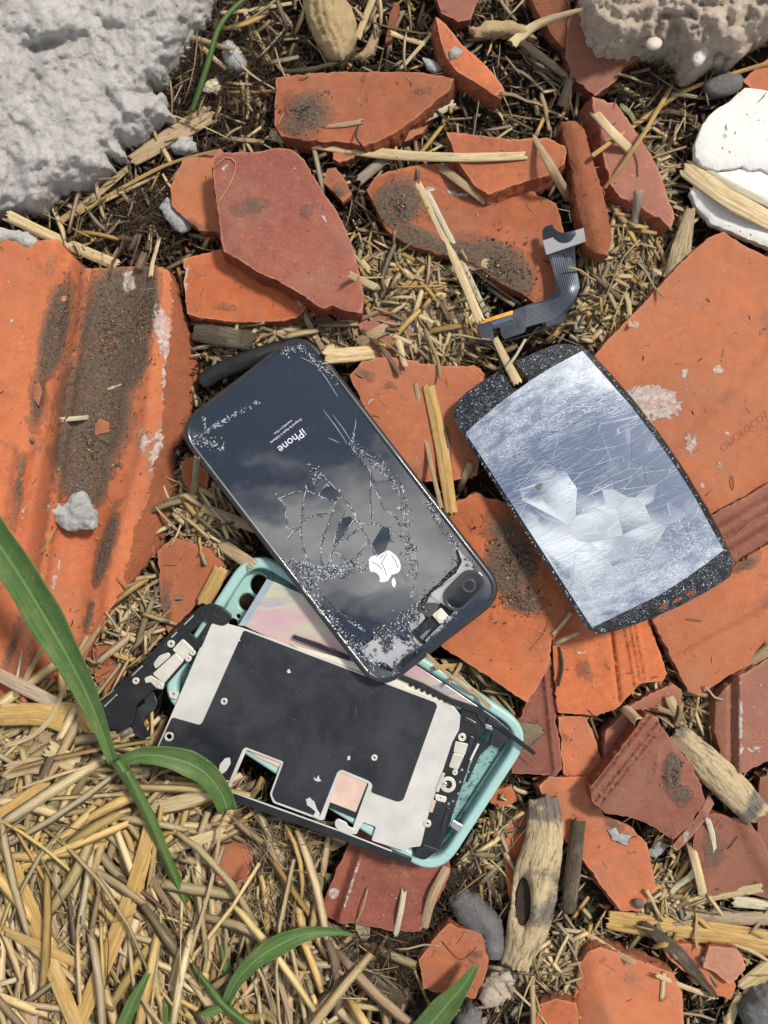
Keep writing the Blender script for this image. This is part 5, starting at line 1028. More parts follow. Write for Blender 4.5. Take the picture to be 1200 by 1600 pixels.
plate('blue_pad', [(765, 504), (800, 492), (800, 499), (772, 509)], lambda x, y: zc(x, y)+.8, 1, simple('blue_pad', (.03, .06, .13), .4), fx, bev=.2)
for k in range(-4, 5):
    o_ = k*3.4; path = [(877+o_, 402), (883+o_, 430), (889+o_*.9, 452), (882+o_*.5, 470+o_*.5), (862, 484+o_), (838, 490+o_), (822, 496+o_)]
    pp = [(p.x, p.y) for p in catmull([(x, y, 0) for x, y in path], 6)]
    plate('trace', strip_poly(pp, .9), lambda x, y: zc(x, y)+.6, .6, simple('trace', (.13, .15, .18), .35, .3) if k == -4 else bpy.data.materials['trace'], fx, bev=0)
reg(cab, lambda x, y: zc(x, y)+1)
V, F, st = blade_geo([(726, 540, 50), (744, 536, 58), (760, 538, 62), (773, 546, 62), (780, 560, 66), (783, 582, 80)], lambda u: 3, .8, 2.4, 5, 0, 0, 3, 4); mk('edge_wire', V, F, BLK, fx, None, True)
V, F, st = blade_geo([(783, 534, 60), (830, 522, 62), (888, 500, 60)], lambda u: 2, .8, 2, 5, 0, 0, 3, 5); mk('edge_wire', V, F, BLKS, fx, None, True)
# ---------------------------------------------------------------- straw, husks, leaves
PALE = (.74, .58, .33); GOLD_ = (.62, .40, .14); TAN = (.52, .38, .22); GRY = (.38, .33, .24); BRN = (.17, .11, .06); WHT = (.74, .68, .50); GRN = (.34, .34, .19); PNKS = (.54, .41, .29); RED_ = (.22, .10, .06)
def blade(label, pts, w, col, name='straw', cat='straw', camber=.3, torn=8, ridge=.6, th=1.4, taper=(1, 1), seed=None, mat=None, z=None, roll=0, group=None, cols=7, clear=2.0, parent=None, mid=1.0):
    seed = seed if seed is not None else rnd.randint(1, 900)
    path = drape(pts, clear, z=z) if len(pts[0]) == 2 else pts
    wf = lambda u: w*((taper[0]*(1-u/.5)+mid*u/.5) if u < .5 else (mid*(1-(u-.5)/.5)+taper[1]*(u-.5)/.5))
    if len(path) == 2:
        a, b = path; L = math.hypot(a[0]-b[0], a[1]-b[1]); j = rnd.gauss(0, .012)*L; path = [a, ((a[0]+b[0])/2+j*(b[1]-a[1])/L, (a[1]+b[1])/2-j*(b[0]-a[0])/L, (a[2]+b[2])/2), b]
    V, F, st = blade_geo(path, wf, camber, th, cols, ridge, torn, seed, 9, roll=roll)
    f = [1+rnd.uniform(-.08, .08)]*3; c = [min(1, a*b) for a, b in zip(col, f)]
    o = mk(name, V, F, mat or FIB, parent, None, True, {'st': ('FLOAT_VECTOR', st), 'col': ('FLOAT_COLOR', np.tile(list(c)+[1], (len(V), 1)))})
    if not parent: tag(o, label, cat, group)
    return o
B_ = blade
B_('longest pale straw, lying across the two upper tiles', [(415, 208), (500, 225), (600, 240), (720, 246), (825, 243)], 17, PALE, taper=(1.15, .75), cols=9)
B_('long split pale straw slanting down onto the ribbon cable', [(650, 281), (700, 383), (752, 505)], 13, PALE, cols=9, taper=(.9, 1.1))
B_('second half of the split pale straw, on its right side', [(664, 292), (714, 392), (764, 498)], 8, WHT)
B_('straw poking through the hole at the top of the cracked screen', [(771, 524, 55), (790, 562, 72), (812, 604, 84)], 13, PALE, taper=(.8, 1.2))
B_('thin pale fibre crossing the hole of the cracked screen', [(822, 528, 70), (806, 556, 86), (788, 580, 96)], 4, WHT)
B_('thick golden split stalk standing between phone and screen', [(668, 598), (690, 700), (706, 806)], 21, GOLD_, cols=11, ridge=1.1)
B_('thin strip split off the left of the thick golden stalk', [(649, 596), (668, 700), (690, 796)], 7, TAN)
B_('broad pale straw lying over the upper left tile edge', [(6, 334), (95, 377), (187, 416)], 18, PALE, cols=11, ridge=1.0)
B_('flat grey-brown husk by the mortar, narrowing into a stalk', [(335, 174), (270, 212), (200, 255)], 30, TAN, 'husk', 'husk', .15, 12, 1.1, cols=13, taper=(1.0, .6))
B_('grey stalk running from the flat husk down to the litter', [(205, 258), (150, 305), (88, 350)], 11, TAN, torn=10)
B_('thin yellow stem right of the grey stalk', [(342, 234), (250, 262), (120, 335)], 6, GOLD_, taper=(.6, 1))
B_('thin yellow stem close under the mortar', [(250, 272), (170, 310), (100, 342)], 6, PALE)
B_('wide split stalk lying on the white plaster slab', [(1066, 258), (1130, 305), (1215, 352)], 30, PALE, cols=13, ridge=1.6, torn=12)
B_('narrow strip along the top of the split stalk on the slab', [(1078, 252), (1140, 288), (1215, 326)], 12, WHT)
B_('very thick golden stalk entering from the lower right edge', [(942, 1436), (1060, 1452), (1220, 1476)], 40, GOLD_, cols=17, ridge=1.3, camber=.4, torn=14, taper=(.75, 1.0))
B_('pinkish pale stalk above the thick golden one', [(1066, 1428), (1140, 1434), (1220, 1436)], 21, PNKS, cols=11, camber=.6)
B_('pale leafy strip arching above the pinkish stalk', [(1022, 1432), (1100, 1404), (1196, 1386)], 15, PALE)
B_('pale straw at right edge above the pinkish stalk', [(1142, 1408), (1220, 1416)], 18, WHT, cols=9)
B_('bent pale split straw at the lower right, upper arm', [(1156, 1548), (1185, 1525), (1220, 1500)], 28, PALE, cols=11, ridge=1.2)
B_('bent pale split straw at the lower right, lower arm', [(1162, 1548), (1145, 1580), (1128, 1630)], 16, PALE)
B_('short pale straw laid over the diamond-shaped tile top', [(1032, 1120), (1075, 1142), (1114, 1163)], 15, WHT, cols=9)
B_('bundle of grey fibres between the big ribbed tile and the purple tile', [(1096, 1098), (1150, 1054), (1220, 1000)], 17, TAN, cols=11, ridge=1.4, torn=16)
B_('short upright pale straw on the worn tile at lower right', [(1077, 1312), (1090, 1360), (1100, 1404)], 14, PALE, torn=12)
B_('white straw with torn ends right of the point tile', [(618, 208), (664, 184), (712, 160)], 14, WHT, cols=9, torn=10)
B_('small pale sliver on the moss of the point tile', [(502, 198), (536, 195), (570, 189)], 8, TAN, taper=(.4, 1))
B_('pale straw lying on the long red-brown strip', [(924, 170), (955, 205), (986, 236)], 15, PALE)
B_('very long thin stem running to the top right edge', [(922, 246), (1000, 190), (1080, 138), (1210, 96)], 7, GOLD_, camber=.8)
B_('thin jointed stem crossing the long thin stem', [(942, 298), (1000, 218), (1052, 130)], 6.5, GOLD_, camber=.8)
B_('curved yellow leaf strip at top right below the rock', [(796, 72), (840, 38), (912, 14)], 14, PALE, 'dry_leaf', 'dry leaf', taper=(1.2, .4))
B_('pale stick leaning over the thick orange shard toward the splinter', [(832, 210), (862, 262), (892, 316)], 15, TAN, taper=(.5, 1))
B_('dark split straw below the long straw, right part', [(682, 256), (725, 288), (766, 318)], 15, TAN, cols=9, torn=12)
B_('dark weathered straw stub crossing under the long straw', [(556, 286), (585, 262), (612, 240)], 16, GRY, cols=9, torn=12)
B_('straw piece right of the dark red tile, slanting', [(543, 428), (572, 442), (602, 456)], 12, PALE)
B_('flat pale straw on litter left of the split straw', [(632, 430), (700, 422), (766, 410)], 16, PALE, cols=9, torn=12)
B_('bright pale stem in the upper left running up to the edge', [(378, 10), (404, 60), (428, 112)], 7, PALE)
B_('straw crossing behind the upper left stem', [(340, 20), (390, 16), (462, 4)], 6, PALE)
B_('pale stem right of the seed pod', [(556, 66), (570, 30), (586, -10)], 11, PALE)
B_('thin straw going up from the point tile', [(624, 110), (655, 75), (680, 46)], 6, PALE)
B_('short straw above the point tile', [(606, 50), (640, 62), (668, 70)], 8, PALE)
B_('broad flattened straw bundle just above the phone top', [(370, 512), (425, 514), (482, 510)], 30, PALE, cols=13, ridge=1.5, torn=18)
B_('second pale bundle above the phone, to its right', [(500, 558), (570, 552), (655, 540)], 24, PALE, cols=13, ridge=1.5, torn=18)
B_('pale chunk of straw over the second bundle', [(555, 540), (585, 522), (608, 510)], 18, TAN, cols=9)
B_('curved brown twig-like straw above the rounded tile', [(562, 514), (598, 545), (626, 588)], 8, BRN, camber=.7)
B_('thin grey stalk leaning from the red tile to the phone top', [(464, 456), (480, 500), (512, 560)], 9, TAN)
B_('pale strip lying on the smooth red tile with the rib', [(632, 1388), (626, 1425), (617, 1466)], 9, WHT)
B_('hair-thin fibre on the smooth red tile with the rib', [(575, 1384), (568, 1415), (554, 1446)], 2.5, TAN)
B_('peeling pale leaf along the right side of the smooth red tile', [(700, 1352), (676, 1400), (660, 1456)], 15, TAN, 'dry_leaf', 'dry leaf', torn=12)
B_('broad pale leaf piece below the case frame bar', [(395, 1342), (425, 1316), (462, 1292)], 30, PALE, 'dry_leaf', 'dry leaf', cols=13, ridge=1.2)
B_('flat pale strip below the broad leaf piece', [(402, 1374), (440, 1345), (492, 1310)], 15, PALE)
B_('short upright pale straw left of the smooth red tile', [(462, 1424), (470, 1390), (478, 1350)], 18, PALE, cols=9)
B_('long thin stem rising to the frame bar', [(400, 1424), (450, 1360), (508, 1304)], 5, GOLD_)
B_('yellow stalk standing between the triangular tile and mint case', [(348, 884, 48), (332, 916, 48), (314, 948, 46)], 24, GOLD_, cols=11)
B_('thick straw pointing at the mint case from the left', [(302, 826), (345, 850), (398, 886)], 20, PALE, cols=11)
B_('pale green curved blade by the left edge of the phone', [(308, 712), (304, 760), (292, 836)], 11, GRN)
B_('broad straw under the left phone edge', [(312, 790, 36), (350, 806, 40), (412, 830, 42)], 16, TAN, cols=9)
B_('thin straw sticking out beneath the screen, upper one', [(860, 996), (878, 976), (896, 952)], 6, PALE)
B_('thin straw sticking out beneath the screen, lower one', [(862, 1008), (884, 998), (908, 986)], 6, PALE)
B_('short straw stub in the gap above the diamond tile', [(974, 1106), (986, 1116), (1000, 1130)], 17, PALE, camber=.9)
B_('small pale sliver on the worn tile beside the glazed sliver', [(1104, 1276), (1112, 1300), (1118, 1334)], 9, WHT)
B_('long thin straw across the rough orange tile', [(906, 1452), (950, 1480), (994, 1508)], 9, PALE)
B_('thin straw right of the rough orange tile', [(1022, 1522), (1070, 1542), (1122, 1560)], 8, PALE)
B_('small yellow straw on the rough orange tile', [(1038, 1516), (1036, 1540), (1034, 1566)], 7, PALE)
B_('short pale splinter on the mud of the left tile, upper', [(160, 610), (182, 604), (204, 594)], 7, WHT, taper=(.5, .4))
B_('short pale straw on the mud of the left tile, middle', [(92, 656), (116, 654), (141, 652)], 7.5, WHT)
B_('thin yellow straw below the mortar rubble on the left tile', [(88, 820), (77, 842), (66, 866)], 3.5, GOLD_)
B_('short pale straw on the left tile near the green blade', [(72, 956), (82, 964), (94, 975)], 7, PALE)
B_('dry grey stem from the straw pile up beside the left tile', [(118, 1034), (160, 975), (194, 930)], 7, TAN)
B_('long straw over the left tile bottom, leaning right', [(0, 1118), (35, 1068), (66, 1012)], 8, TAN)
B_('weathered splinter left of the screen panel', [(694, 662), (700, 700), (702, 745)], 8, BRN, torn=14)
B_('pale straw under the left lower edge of the screen', [(716, 770), (726, 745), (738, 718)], 11, TAN)
B_('split straws left below the rubble, golden', [(1042, 1086), (1050, 1100), (1062, 1130)], 16, TAN)
B_('small golden straw under the thick golden stalk', [(1018, 1480), (1040, 1476), (1062, 1470)], 8, GOLD_)
# strands over the litter strip right of the case
for i, (a, b) in enumerate((((664, 1020), (742, 1086)), ((690, 1030), (770, 1108)), ((676, 1044), (720, 1040)), ((700, 1068), (722, 1034)), ((742, 1062), (806, 1124)))):
    B_('thin straw strand by the mint case rim, '+('nearest the phone', 'longest and lowest', 'lying nearly level', 'leaning up right', 'reaching the dark red strip')[i], [a, b], 6+i % 3, (TAN, PALE, GOLD_)[i % 3], group='straw strands beside the mint case')
# the straw heap, lower left: long blades nearest the camera
heap = [([(14, 1342, 120), (62, 1460, 112), (125, 1620, 120)], 27, GOLD_, 'long golden blade slanting through the straw heap, lower left'), ([(238, 1286, 98), (205, 1400, 108), (165, 1500, 110), (118, 1610, 118)], 27, GOLD_, 'kinked golden blade in the middle of the straw heap'),
 ([(92, 1316, 92), (78, 1450, 96), (34, 1620, 104)], 38, PNKS, 'wide purplish stalk standing in the straw heap'), ([(148, 1330, 80), (142, 1400, 80), (138, 1490, 76)], 18, TAN, 'upright brown stalk right of the purplish one'),
 ([(0, 1452, 112), (60, 1478, 118), (135, 1512, 108)], 17, GOLD_, 'yellow strip crossing the purplish stalk'), ([(362, 1222, 104), (318, 1240, 98), (270, 1256, 88), (222, 1262, 80)], 23, PALE, 'thick pale stalk reaching to the display corner'),
 ([(184, 1342, 82), (270, 1324, 80), (356, 1298, 70)], 18, PALE, 'pale straw lying beneath the green stalk'), ([(346, 1282, 92), (330, 1380, 96), (286, 1526, 98)], 5, PALE, 'very thin long stem right of the heap'),
 ([(-10, 1050, 76), (60, 1086, 84), (100, 1104, 80)], 22, PNKS, 'brownish husk at the left edge on the big tile'), ([(-10, 1118, 76), (60, 1116, 84), (120, 1138, 84), (160, 1168, 70)], 36, GOLD_, 'broad yellow husk at the left edge'),
 ([(60, 1120, 80), (110, 1110, 88), (150, 1160, 76)], 26, GOLD_, 'folded golden husk behind the green stalk'), ([(-10, 1286, 96), (30, 1262, 100), (84, 1226, 96)], 34, GOLD_, 'thick yellow straw at the left edge of the heap'),
 ([(70, 1166, 92), (96, 1184, 94), (126, 1198, 90)], 30, PALE, 'short pale piece by the green stalk joint'), ([(0, 1168, 88), (50, 1150, 92), (84, 1116, 90), (100, 1070, 84)], 8, PALE, 'curving thin stem at left'),
 ([(215, 1190, 74), (180, 1240, 78), (100, 1400, 90)], 6, TAN, 'thin grey stem falling across the heap'), ([(108, 1360, 90), (116, 1420, 92), (128, 1435, 88)], 18, PALE, 'short golden flap in the heap'),
 ([(-10, 1330, 84), (60, 1328, 82), (120, 1336, 78)], 22, PNKS, 'purplish flat stalk at the left edge'), ([(40, 1360, 96), (0, 1440, 100), (-20, 1470, 100)], 16, PALE, 'pale stub at the left edge under the golden blade'),
 ([(62, 1610, 84), (66, 1520, 84), (72, 1470, 80)], 24, TAN, 'wide tan stalk at the bottom edge'), ([(180, 1560, 80), (250, 1500, 70), (262, 1430, 60)], 20, TAN, 'curled tan leaf in the heap'),
 ([(330, 1400, 66), (345, 1460, 66), (350, 1530, 60)], 24, TAN, 'soft curled tan husk right of the heap'), ([(0, 1210, 90), (60, 1196, 92), (130, 1222, 84)], 26, TAN, 'flat brown strip under the pale pieces'),
 ([(150, 1225, 82), (95, 1270, 84), (50, 1300, 80)], 18, PALE, 'pale slanted straw left of the green stalk'), ([(205, 1262, 84), (140, 1300, 86), (90, 1312, 84)], 13, TAN, 'tan straw crossing left of the green stalk')]
for p, w_, c, lb in heap: B_(lb, p, w_, c, 'dry_grass', 'dry grass', camber=.2, torn=14, cols=9 if w_ < 20 else 13, ridge=1.0, taper=(.9, .9), clear=2)
# loose leaf flakes
def flake(label, poly, col, name='leaf_flake', cat='dry leaf'):
    cx, cy = np.mean(poly, 0); z = surf(cx, cy)+4; P_ = roughen(poly, 5, 1.2, cx)
    zt = lambda P, d: np.array([z+5*noise.noise((p[0]*.05, p[1]*.05, cx))+.08*abs(p[0]-cx)*1.0 for p in P])
    V, F, mi, sm, (P, d, n, bi) = prism([P_], zt, [(0, 0), (0, -1.2)], grid=6)
    o = mk(name, V, F, FIB, None, None, sm, {'st': ('FLOAT_VECTOR', np.column_stack([V[:, 0]*2, V[:, 1]*.06, V[:, 2]*0])), 'col': ('FLOAT_COLOR', np.tile(list(col)+[1], (len(V), 1)))})
    return tag(o, label, cat)
flake('grey leaf flake at the tip of the dark red tile', [(572, 472), (586, 464), (608, 468), (606, 480), (590, 494), (574, 500), (568, 488)], (.46, .40, .32))
flake('brown leaf flake above the phone, by the red tile', [(494, 498), (510, 492), (522, 500), (518, 516), (506, 526), (496, 514)], (.28, .20, .11))
flake('curled grey leaf below the smooth red tile', [(556, 1436), (570, 1428), (579, 1432), (578, 1464), (566, 1470), (556, 1452)], (.38, .33, .24))
flake('large mottled leaf in the litter below the red tile', [(480, 1496), (516, 1478), (560, 1482), (566, 1500), (540, 1524), (520, 1520), (490, 1530), (476, 1520)], (.42, .36, .26))
flake('brown dead leaf below the frame bar', [(512, 1300), (545, 1305), (540, 1320), (520, 1330), (500, 1326)], (.26, .19, .10))
flake('dark dead leaf left of the driftwood', [(690, 1360), (712, 1356), (730, 1366), (715, 1384), (694, 1386)], (.10, .07, .045))
flake('olive brown leaf below the case left of the red tile', [(470, 1378), (496, 1362), (520, 1366), (512, 1390), (488, 1398)], (.27, .24, .12))
flake('brown leaf between the two lower right tiles', [(1052, 1384), (1070, 1376), (1086, 1390), (1080, 1406), (1058, 1404)], (.36, .18, .10))
flake('pale tan husk flake right of the white plaster splinter', [(1014, 1355), (1034, 1348), (1042, 1366), (1030, 1378), (1016, 1372)], (.42, .33, .18))
flake('dry brown leaf in the gap left of the plaster slab', [(1022, 232), (1036, 226), (1048, 262), (1050, 300), (1036, 296), (1026, 262)], (.20, .15, .10))

# green plant and shoots
def green(name, pts, w, parent, camber=-.35, taper=(1, .1), mid=1, cols=11, th=1, torn=0, mat=None, roll=0):
    wf = lambda u: w*((taper[0]*(1-u/.5)+mid*u/.5) if u < .5 else (mid*(1-(u-.5)/.5)+taper[1]*(u-.5)/.5)**1)
    V, F, st = blade_geo(pts, wf, camber, th, cols, .15, torn, len(V0), 9, roll=roll); V0.append(1)
    return mk(name, V, F, mat or LEAF, parent, None, True, {'st': ('FLOAT_VECTOR', st), 'col': ('FLOAT_COLOR', np.ones((len(V), 4)))})
V0 = [1]
pl = empty('maize_seedling', 285, 1400, 40, 'tall green plant at left, one long blade rising and a shorter one over the display', 'plant')
green('stem', [(288, 1408, 70), (262, 1345, 96), (238, 1290, 114), (212, 1238, 126), (182, 1188, 134)], 17, pl, camber=1.3, taper=(1.1, 1.1), th=10)
green('leaf', [(176, 1192, 136), (150, 1120, 150), (112, 1040, 172), (60, 950, 200), (10, 870, 226), (-60, 770, 250)], 62, pl, taper=(.25, .9), mid=.95, cols=15, roll=.12)
green('leaf', [(184, 1192, 138), (225, 1180, 150), (275, 1186, 152), (318, 1206, 140), (346, 1240, 118), (356, 1270, 104)], 40, pl, taper=(.4, .75), mid=1.05, cols=13, torn=3)
green('sheath', [(196, 1205, 138), (220, 1248, 128), (246, 1300, 116), (268, 1350, 98)], 20, pl, camber=.9, taper=(.9, .4), mid=.8, th=3)
p2 = empty('grass_shoot', 372, 1590, 50, 'small green shoot near the bottom edge with one long arching leaf', 'plant')
green('leaf', [(352, 1568, 92), (372, 1530, 108), (410, 1492, 116), (470, 1462, 112), (520, 1456, 96), (556, 1462, 80)], 29, p2, taper=(.5, .1), mid=1.15, cols=13)
green('stem', [(300, 1508, 84), (325, 1540, 90), (350, 1572, 90), (400, 1612, 80)], 14, p2, camber=1.1, taper=(.6, 1.2), th=7)
green('leaf', [(350, 1574, 92), (330, 1582, 96), (308, 1584, 92)], 16, p2, taper=(.6, .1), cols=9)
green('leaf', [(352, 1560, 86), (356, 1520, 80), (346, 1476, 74)], 14, p2, taper=(.8, .3), cols=9)
p3 = empty('grass_shoot', 690, 1590, 40, 'mottled green blade end poking up from the bottom edge at centre', 'plant')
green('leaf', [(640, 1640, 60), (690, 1580, 74), (724, 1540, 80), (746, 1506, 76)], 42, p3, taper=(1.1, .2), mid=1.0, cols=13, torn=5)
p4 = empty('vine', 305, 170, 20, 'long thin green stem beside the mortar mass running to the top edge', 'plant')
green('stem', [(300, 174, 44), (312, 140, 60), (326, 96, 72), (340, 48, 78), (362, 16, 76), (392, -10, 70)], 9, p4, camber=1.2, taper=(1, .8), th=6)
p5 = empty('green_shoot', 210, 1570, 60, 'blurred green blade among the straw at the bottom left', 'plant')
green('leaf', [(186, 1620, 120), (206, 1570, 124), (232, 1520, 118)], 20, p5, taper=(1, .4), cols=9)
p6 = empty('green_shoot', 10, 1320, 60, 'short green blade at the left edge in the straw heap', 'plant')
green('leaf', [(-15, 1308, 92), (12, 1314, 92), (36, 1318, 88)], 13, p6, taper=(1, .3), cols=9)
p7 = empty('green_shoot', 8, 1430, 60, 'dark olive green leaf end at the left edge', 'plant')
green('leaf', [(-20, 1450, 98), (0, 1430, 100), (18, 1412, 96)], 24, p7, taper=(1, .3), cols=9)
p8 = empty('green_shoot', 270, 1590, 60, 'green blade stub at the bottom edge between the two shoots', 'plant')
green('leaf', [(268, 1620, 90), (262, 1580, 92), (258, 1555, 90)], 16, p8, taper=(1, .5), cols=9)

# ---------------------------------------------------------------- medium straws: each one its own object, copied from a few patterns
protos = []; MW = {}
for k in range(16):
    L = 60; n = 4; bend = rnd.uniform(-6, 6); w_ = (3.5, 5, 6.5, 9, 12, 4)[k % 6]
    pts = [(-L/2+L*i/(n-1), bend*math.sin(math.pi*i/(n-1)), 3*math.sin(2.2*i)) for i in range(n)]
    V, F, st = blade_geo(pts, lambda u: w_*(1-.25*u), .45, 1.3, 6, .5, 7, k+40, 11)
    me = bpy.data.meshes.new('straw'); me.from_pydata([(x*S, -y*S, z*S) for x, y, z in V], [], F); me.materials.append(FIB)
    a = me.attributes.new('st', 'FLOAT_VECTOR', 'POINT'); a.data.foreach_set('vector', np.array(st, np.float32).ravel())
    a = me.attributes.new('col', 'FLOAT_COLOR', 'POINT'); a.data.foreach_set('color', np.ones(len(V)*4, np.float32))
    me.polygons.foreach_set('use_smooth', [True]*len(me.polygons)); protos.append(me); MW[me.name] = 'wide ' if w_ > 8 else ('thin ' if w_ < 4.5 else '')
REG = [  # centre, radii, count, main angle (deg), spread, palette, label
 ((950, 470), (80, 75), 40, 60, 60, (PALE, PALE, TAN, GRY), 'short straw in the litter between the ribbon cable and the stamped tile'),
 ((620, 440), (80, 60), 26, 30, 70, (PALE, TAN, TAN, BRN), 'short straw in the litter between the dark red and the mud-patched tiles'),
 ((690, 530), (70, 40), 24, 20, 70, (PALE, TAN, PALE, GRY), 'short straw in the litter between the ribbon cable and the rounded tile'),
 ((850, 150), (60, 60), 16, 40, 50, (PALE, TAN, GRY, BRN), 'short straw in the litter left of the pitted rock'),
 ((390, 80), (90, 80), 18, 50, 70, (PALE, TAN, BRN, BRN), 'short straw in the dark litter left of the seed pod'),
 ((1010, 160), (60, 60), 14, 15, 40, (PALE, GRN, TAN, BRN), 'dry strip in the hollow beneath the pitted rock'),
 ((190, 370), (110, 50), 18, -30, 50, (TAN, PALE, BRN, BRN), 'short straw in the litter beneath the mortar mass'),
 ((330, 800), (45, 80), 20, 40, 50, (PALE, GOLD_, TAN), 'straw between the big left tile and the phone'),
 ((215, 970), (50, 60), 16, -50, 40, (TAN, PALE, GRY), 'straw in the gap above the black bracket'),
 ((130, 1260), (160, 110), 50, -25, 70, (PALE, GOLD_, TAN, TAN), 'dry strip in the upper part of the straw heap'),
 ((230, 1480), (220, 130), 62, 70, 60, (PALE, TAN, TAN, GOLD_), 'dry strip in the lower part of the straw heap'),
 ((430, 1370), (90, 70), 36, -50, 45, (PALE, PALE, TAN), 'pale strip in the litter left of the smooth red tile'),
 ((560, 1530), (110, 60), 16, 20, 90, (BRN, TAN, BRN, PALE), 'short straw in the dark litter at bottom centre'),
 ((755, 1310), (50, 80), 18, 60, 50, (TAN, PALE, BRN), 'short straw in the litter between the case and driftwood'),
 ((880, 1530), (60, 70), 14, 60, 60, (GRY, TAN, PALE), 'short straw in the litter left of the rough orange tile'),
 ((1060, 1130), (60, 50), 8, 60, 50, (TAN, PALE), 'short straw in the gap beside the purple-red tile'),
 ((1040, 1400), (60, 50), 14, 60, 80, (PALE, WHT, TAN), 'short straw in the hollow under the diamond tile'),
 ((450, 540), (110, 30), 8, 10, 30, (TAN, PALE), 'short straw just above the phone'),
 ((1000, 330), (60, 60), 12, 70, 40, (PALE, TAN, GRY), 'short straw beneath the plaster slab and red strip'),
]
mr = random.Random(21)
for (cx, cy), (rx, ry), n, an, sp, pal, lb in REG:
    made = 0; tries = 0
    n = round(n*.68)
    while made < n and tries < n*30:
        tries += 1; x = mr.gauss(cx, rx*.6); y = mr.gauss(cy, ry*.6)
        if abs(x-cx) > rx*1.2 or abs(y-cy) > ry*1.2 or onthing(x, y) or not (-30 < x < 1230 and -30 < y < 1630): continue
        a = R(an+mr.uniform(-sp, sp)); hp = 'heap' in lb; L = mr.uniform(50, 140) if hp else mr.uniform(24, 88); dx, dy = math.cos(a)*L*.42, math.sin(a)*L*.42
        p, q = drape([(x-dx, y-dy), (x+dx, y+dy)], 1.5)
        if abs(p[2]-q[2]) > L*.55 or (p[2]+q[2])/2 > 60+gnd(x, y) or max(p[2], q[2]) > 78+gnd(x, y): continue
        if any(surf(x+dx*t, y+dy*t) > 78+gnd(x+dx*t, y+dy*t)*(0 if hp else 1) and onthing(x+dx*t, y+dy*t) for t in (-1.2, -.8, -.4, .4, .8, 1.2)): continue
        A, Bv = Vector(Wp(*p)), Vector(Wp(*q)); d = Bv-A
        o = bpy.data.objects.new('straw_bit', protos[mr.randrange(16)]); COL.objects.link(o)
        o.location = (A+Bv)/2+Vector((0, 0, (mr.uniform(24, 42) if hp else mr.uniform(0, 5))*S)); rot = d.to_track_quat('X', 'Z').to_euler(); o.rotation_euler = (mr.uniform(-.6, .6), rot.y, rot.z)
        sc = L/60; o.scale = (sc, mr.uniform(1.0, 2.2) if hp else mr.uniform(.7, 1.3), 1)
        c = pal[mr.randrange(len(pal))]; f = mr.uniform(.75, 1.2); o.color = (c[0]*f, c[1]*f, c[2]*f*mr.uniform(.85, 1.1), 1)
        cn = {id(PALE): 'pale', id(TAN): 'tan', id(GRY): 'grey', id(BRN): 'brown', id(GOLD_): 'golden', id(GRN): 'greenish', id(WHT): 'whitish'}[id(c)]
        dg = math.degrees(math.atan2(-(q[1]-p[1]), q[0]-p[0])) % 180; on = 'lying level' if dg < 22 or dg > 158 else ('slanting right' if dg < 68 else ('upright' if dg < 112 else 'slanting left'))
        ln = 'stubby' if L < 38 else ('short' if L < 60 else ('longer' if L < 95 else 'very long')); wd = MW[o.data.name]; what, place = lb.split(' in ', 1) if ' in ' in lb else (lb.split(' ', 2)[0], lb.split(' ', 2)[-1])
        wh = lb.split(' in ')[0] if ' in ' in lb else lb.split(' just ')[0] if ' just ' in lb else lb.split(' beneath ')[0]
        tag(o, f"{ln} {wd}{cn} {'strip' if 'strip' in wh else 'straw'} {on}{lb[len(wh):]}".replace(' in the litter', ''), 'straw', 'straw pieces'+lb[len(wh):]); made += 1

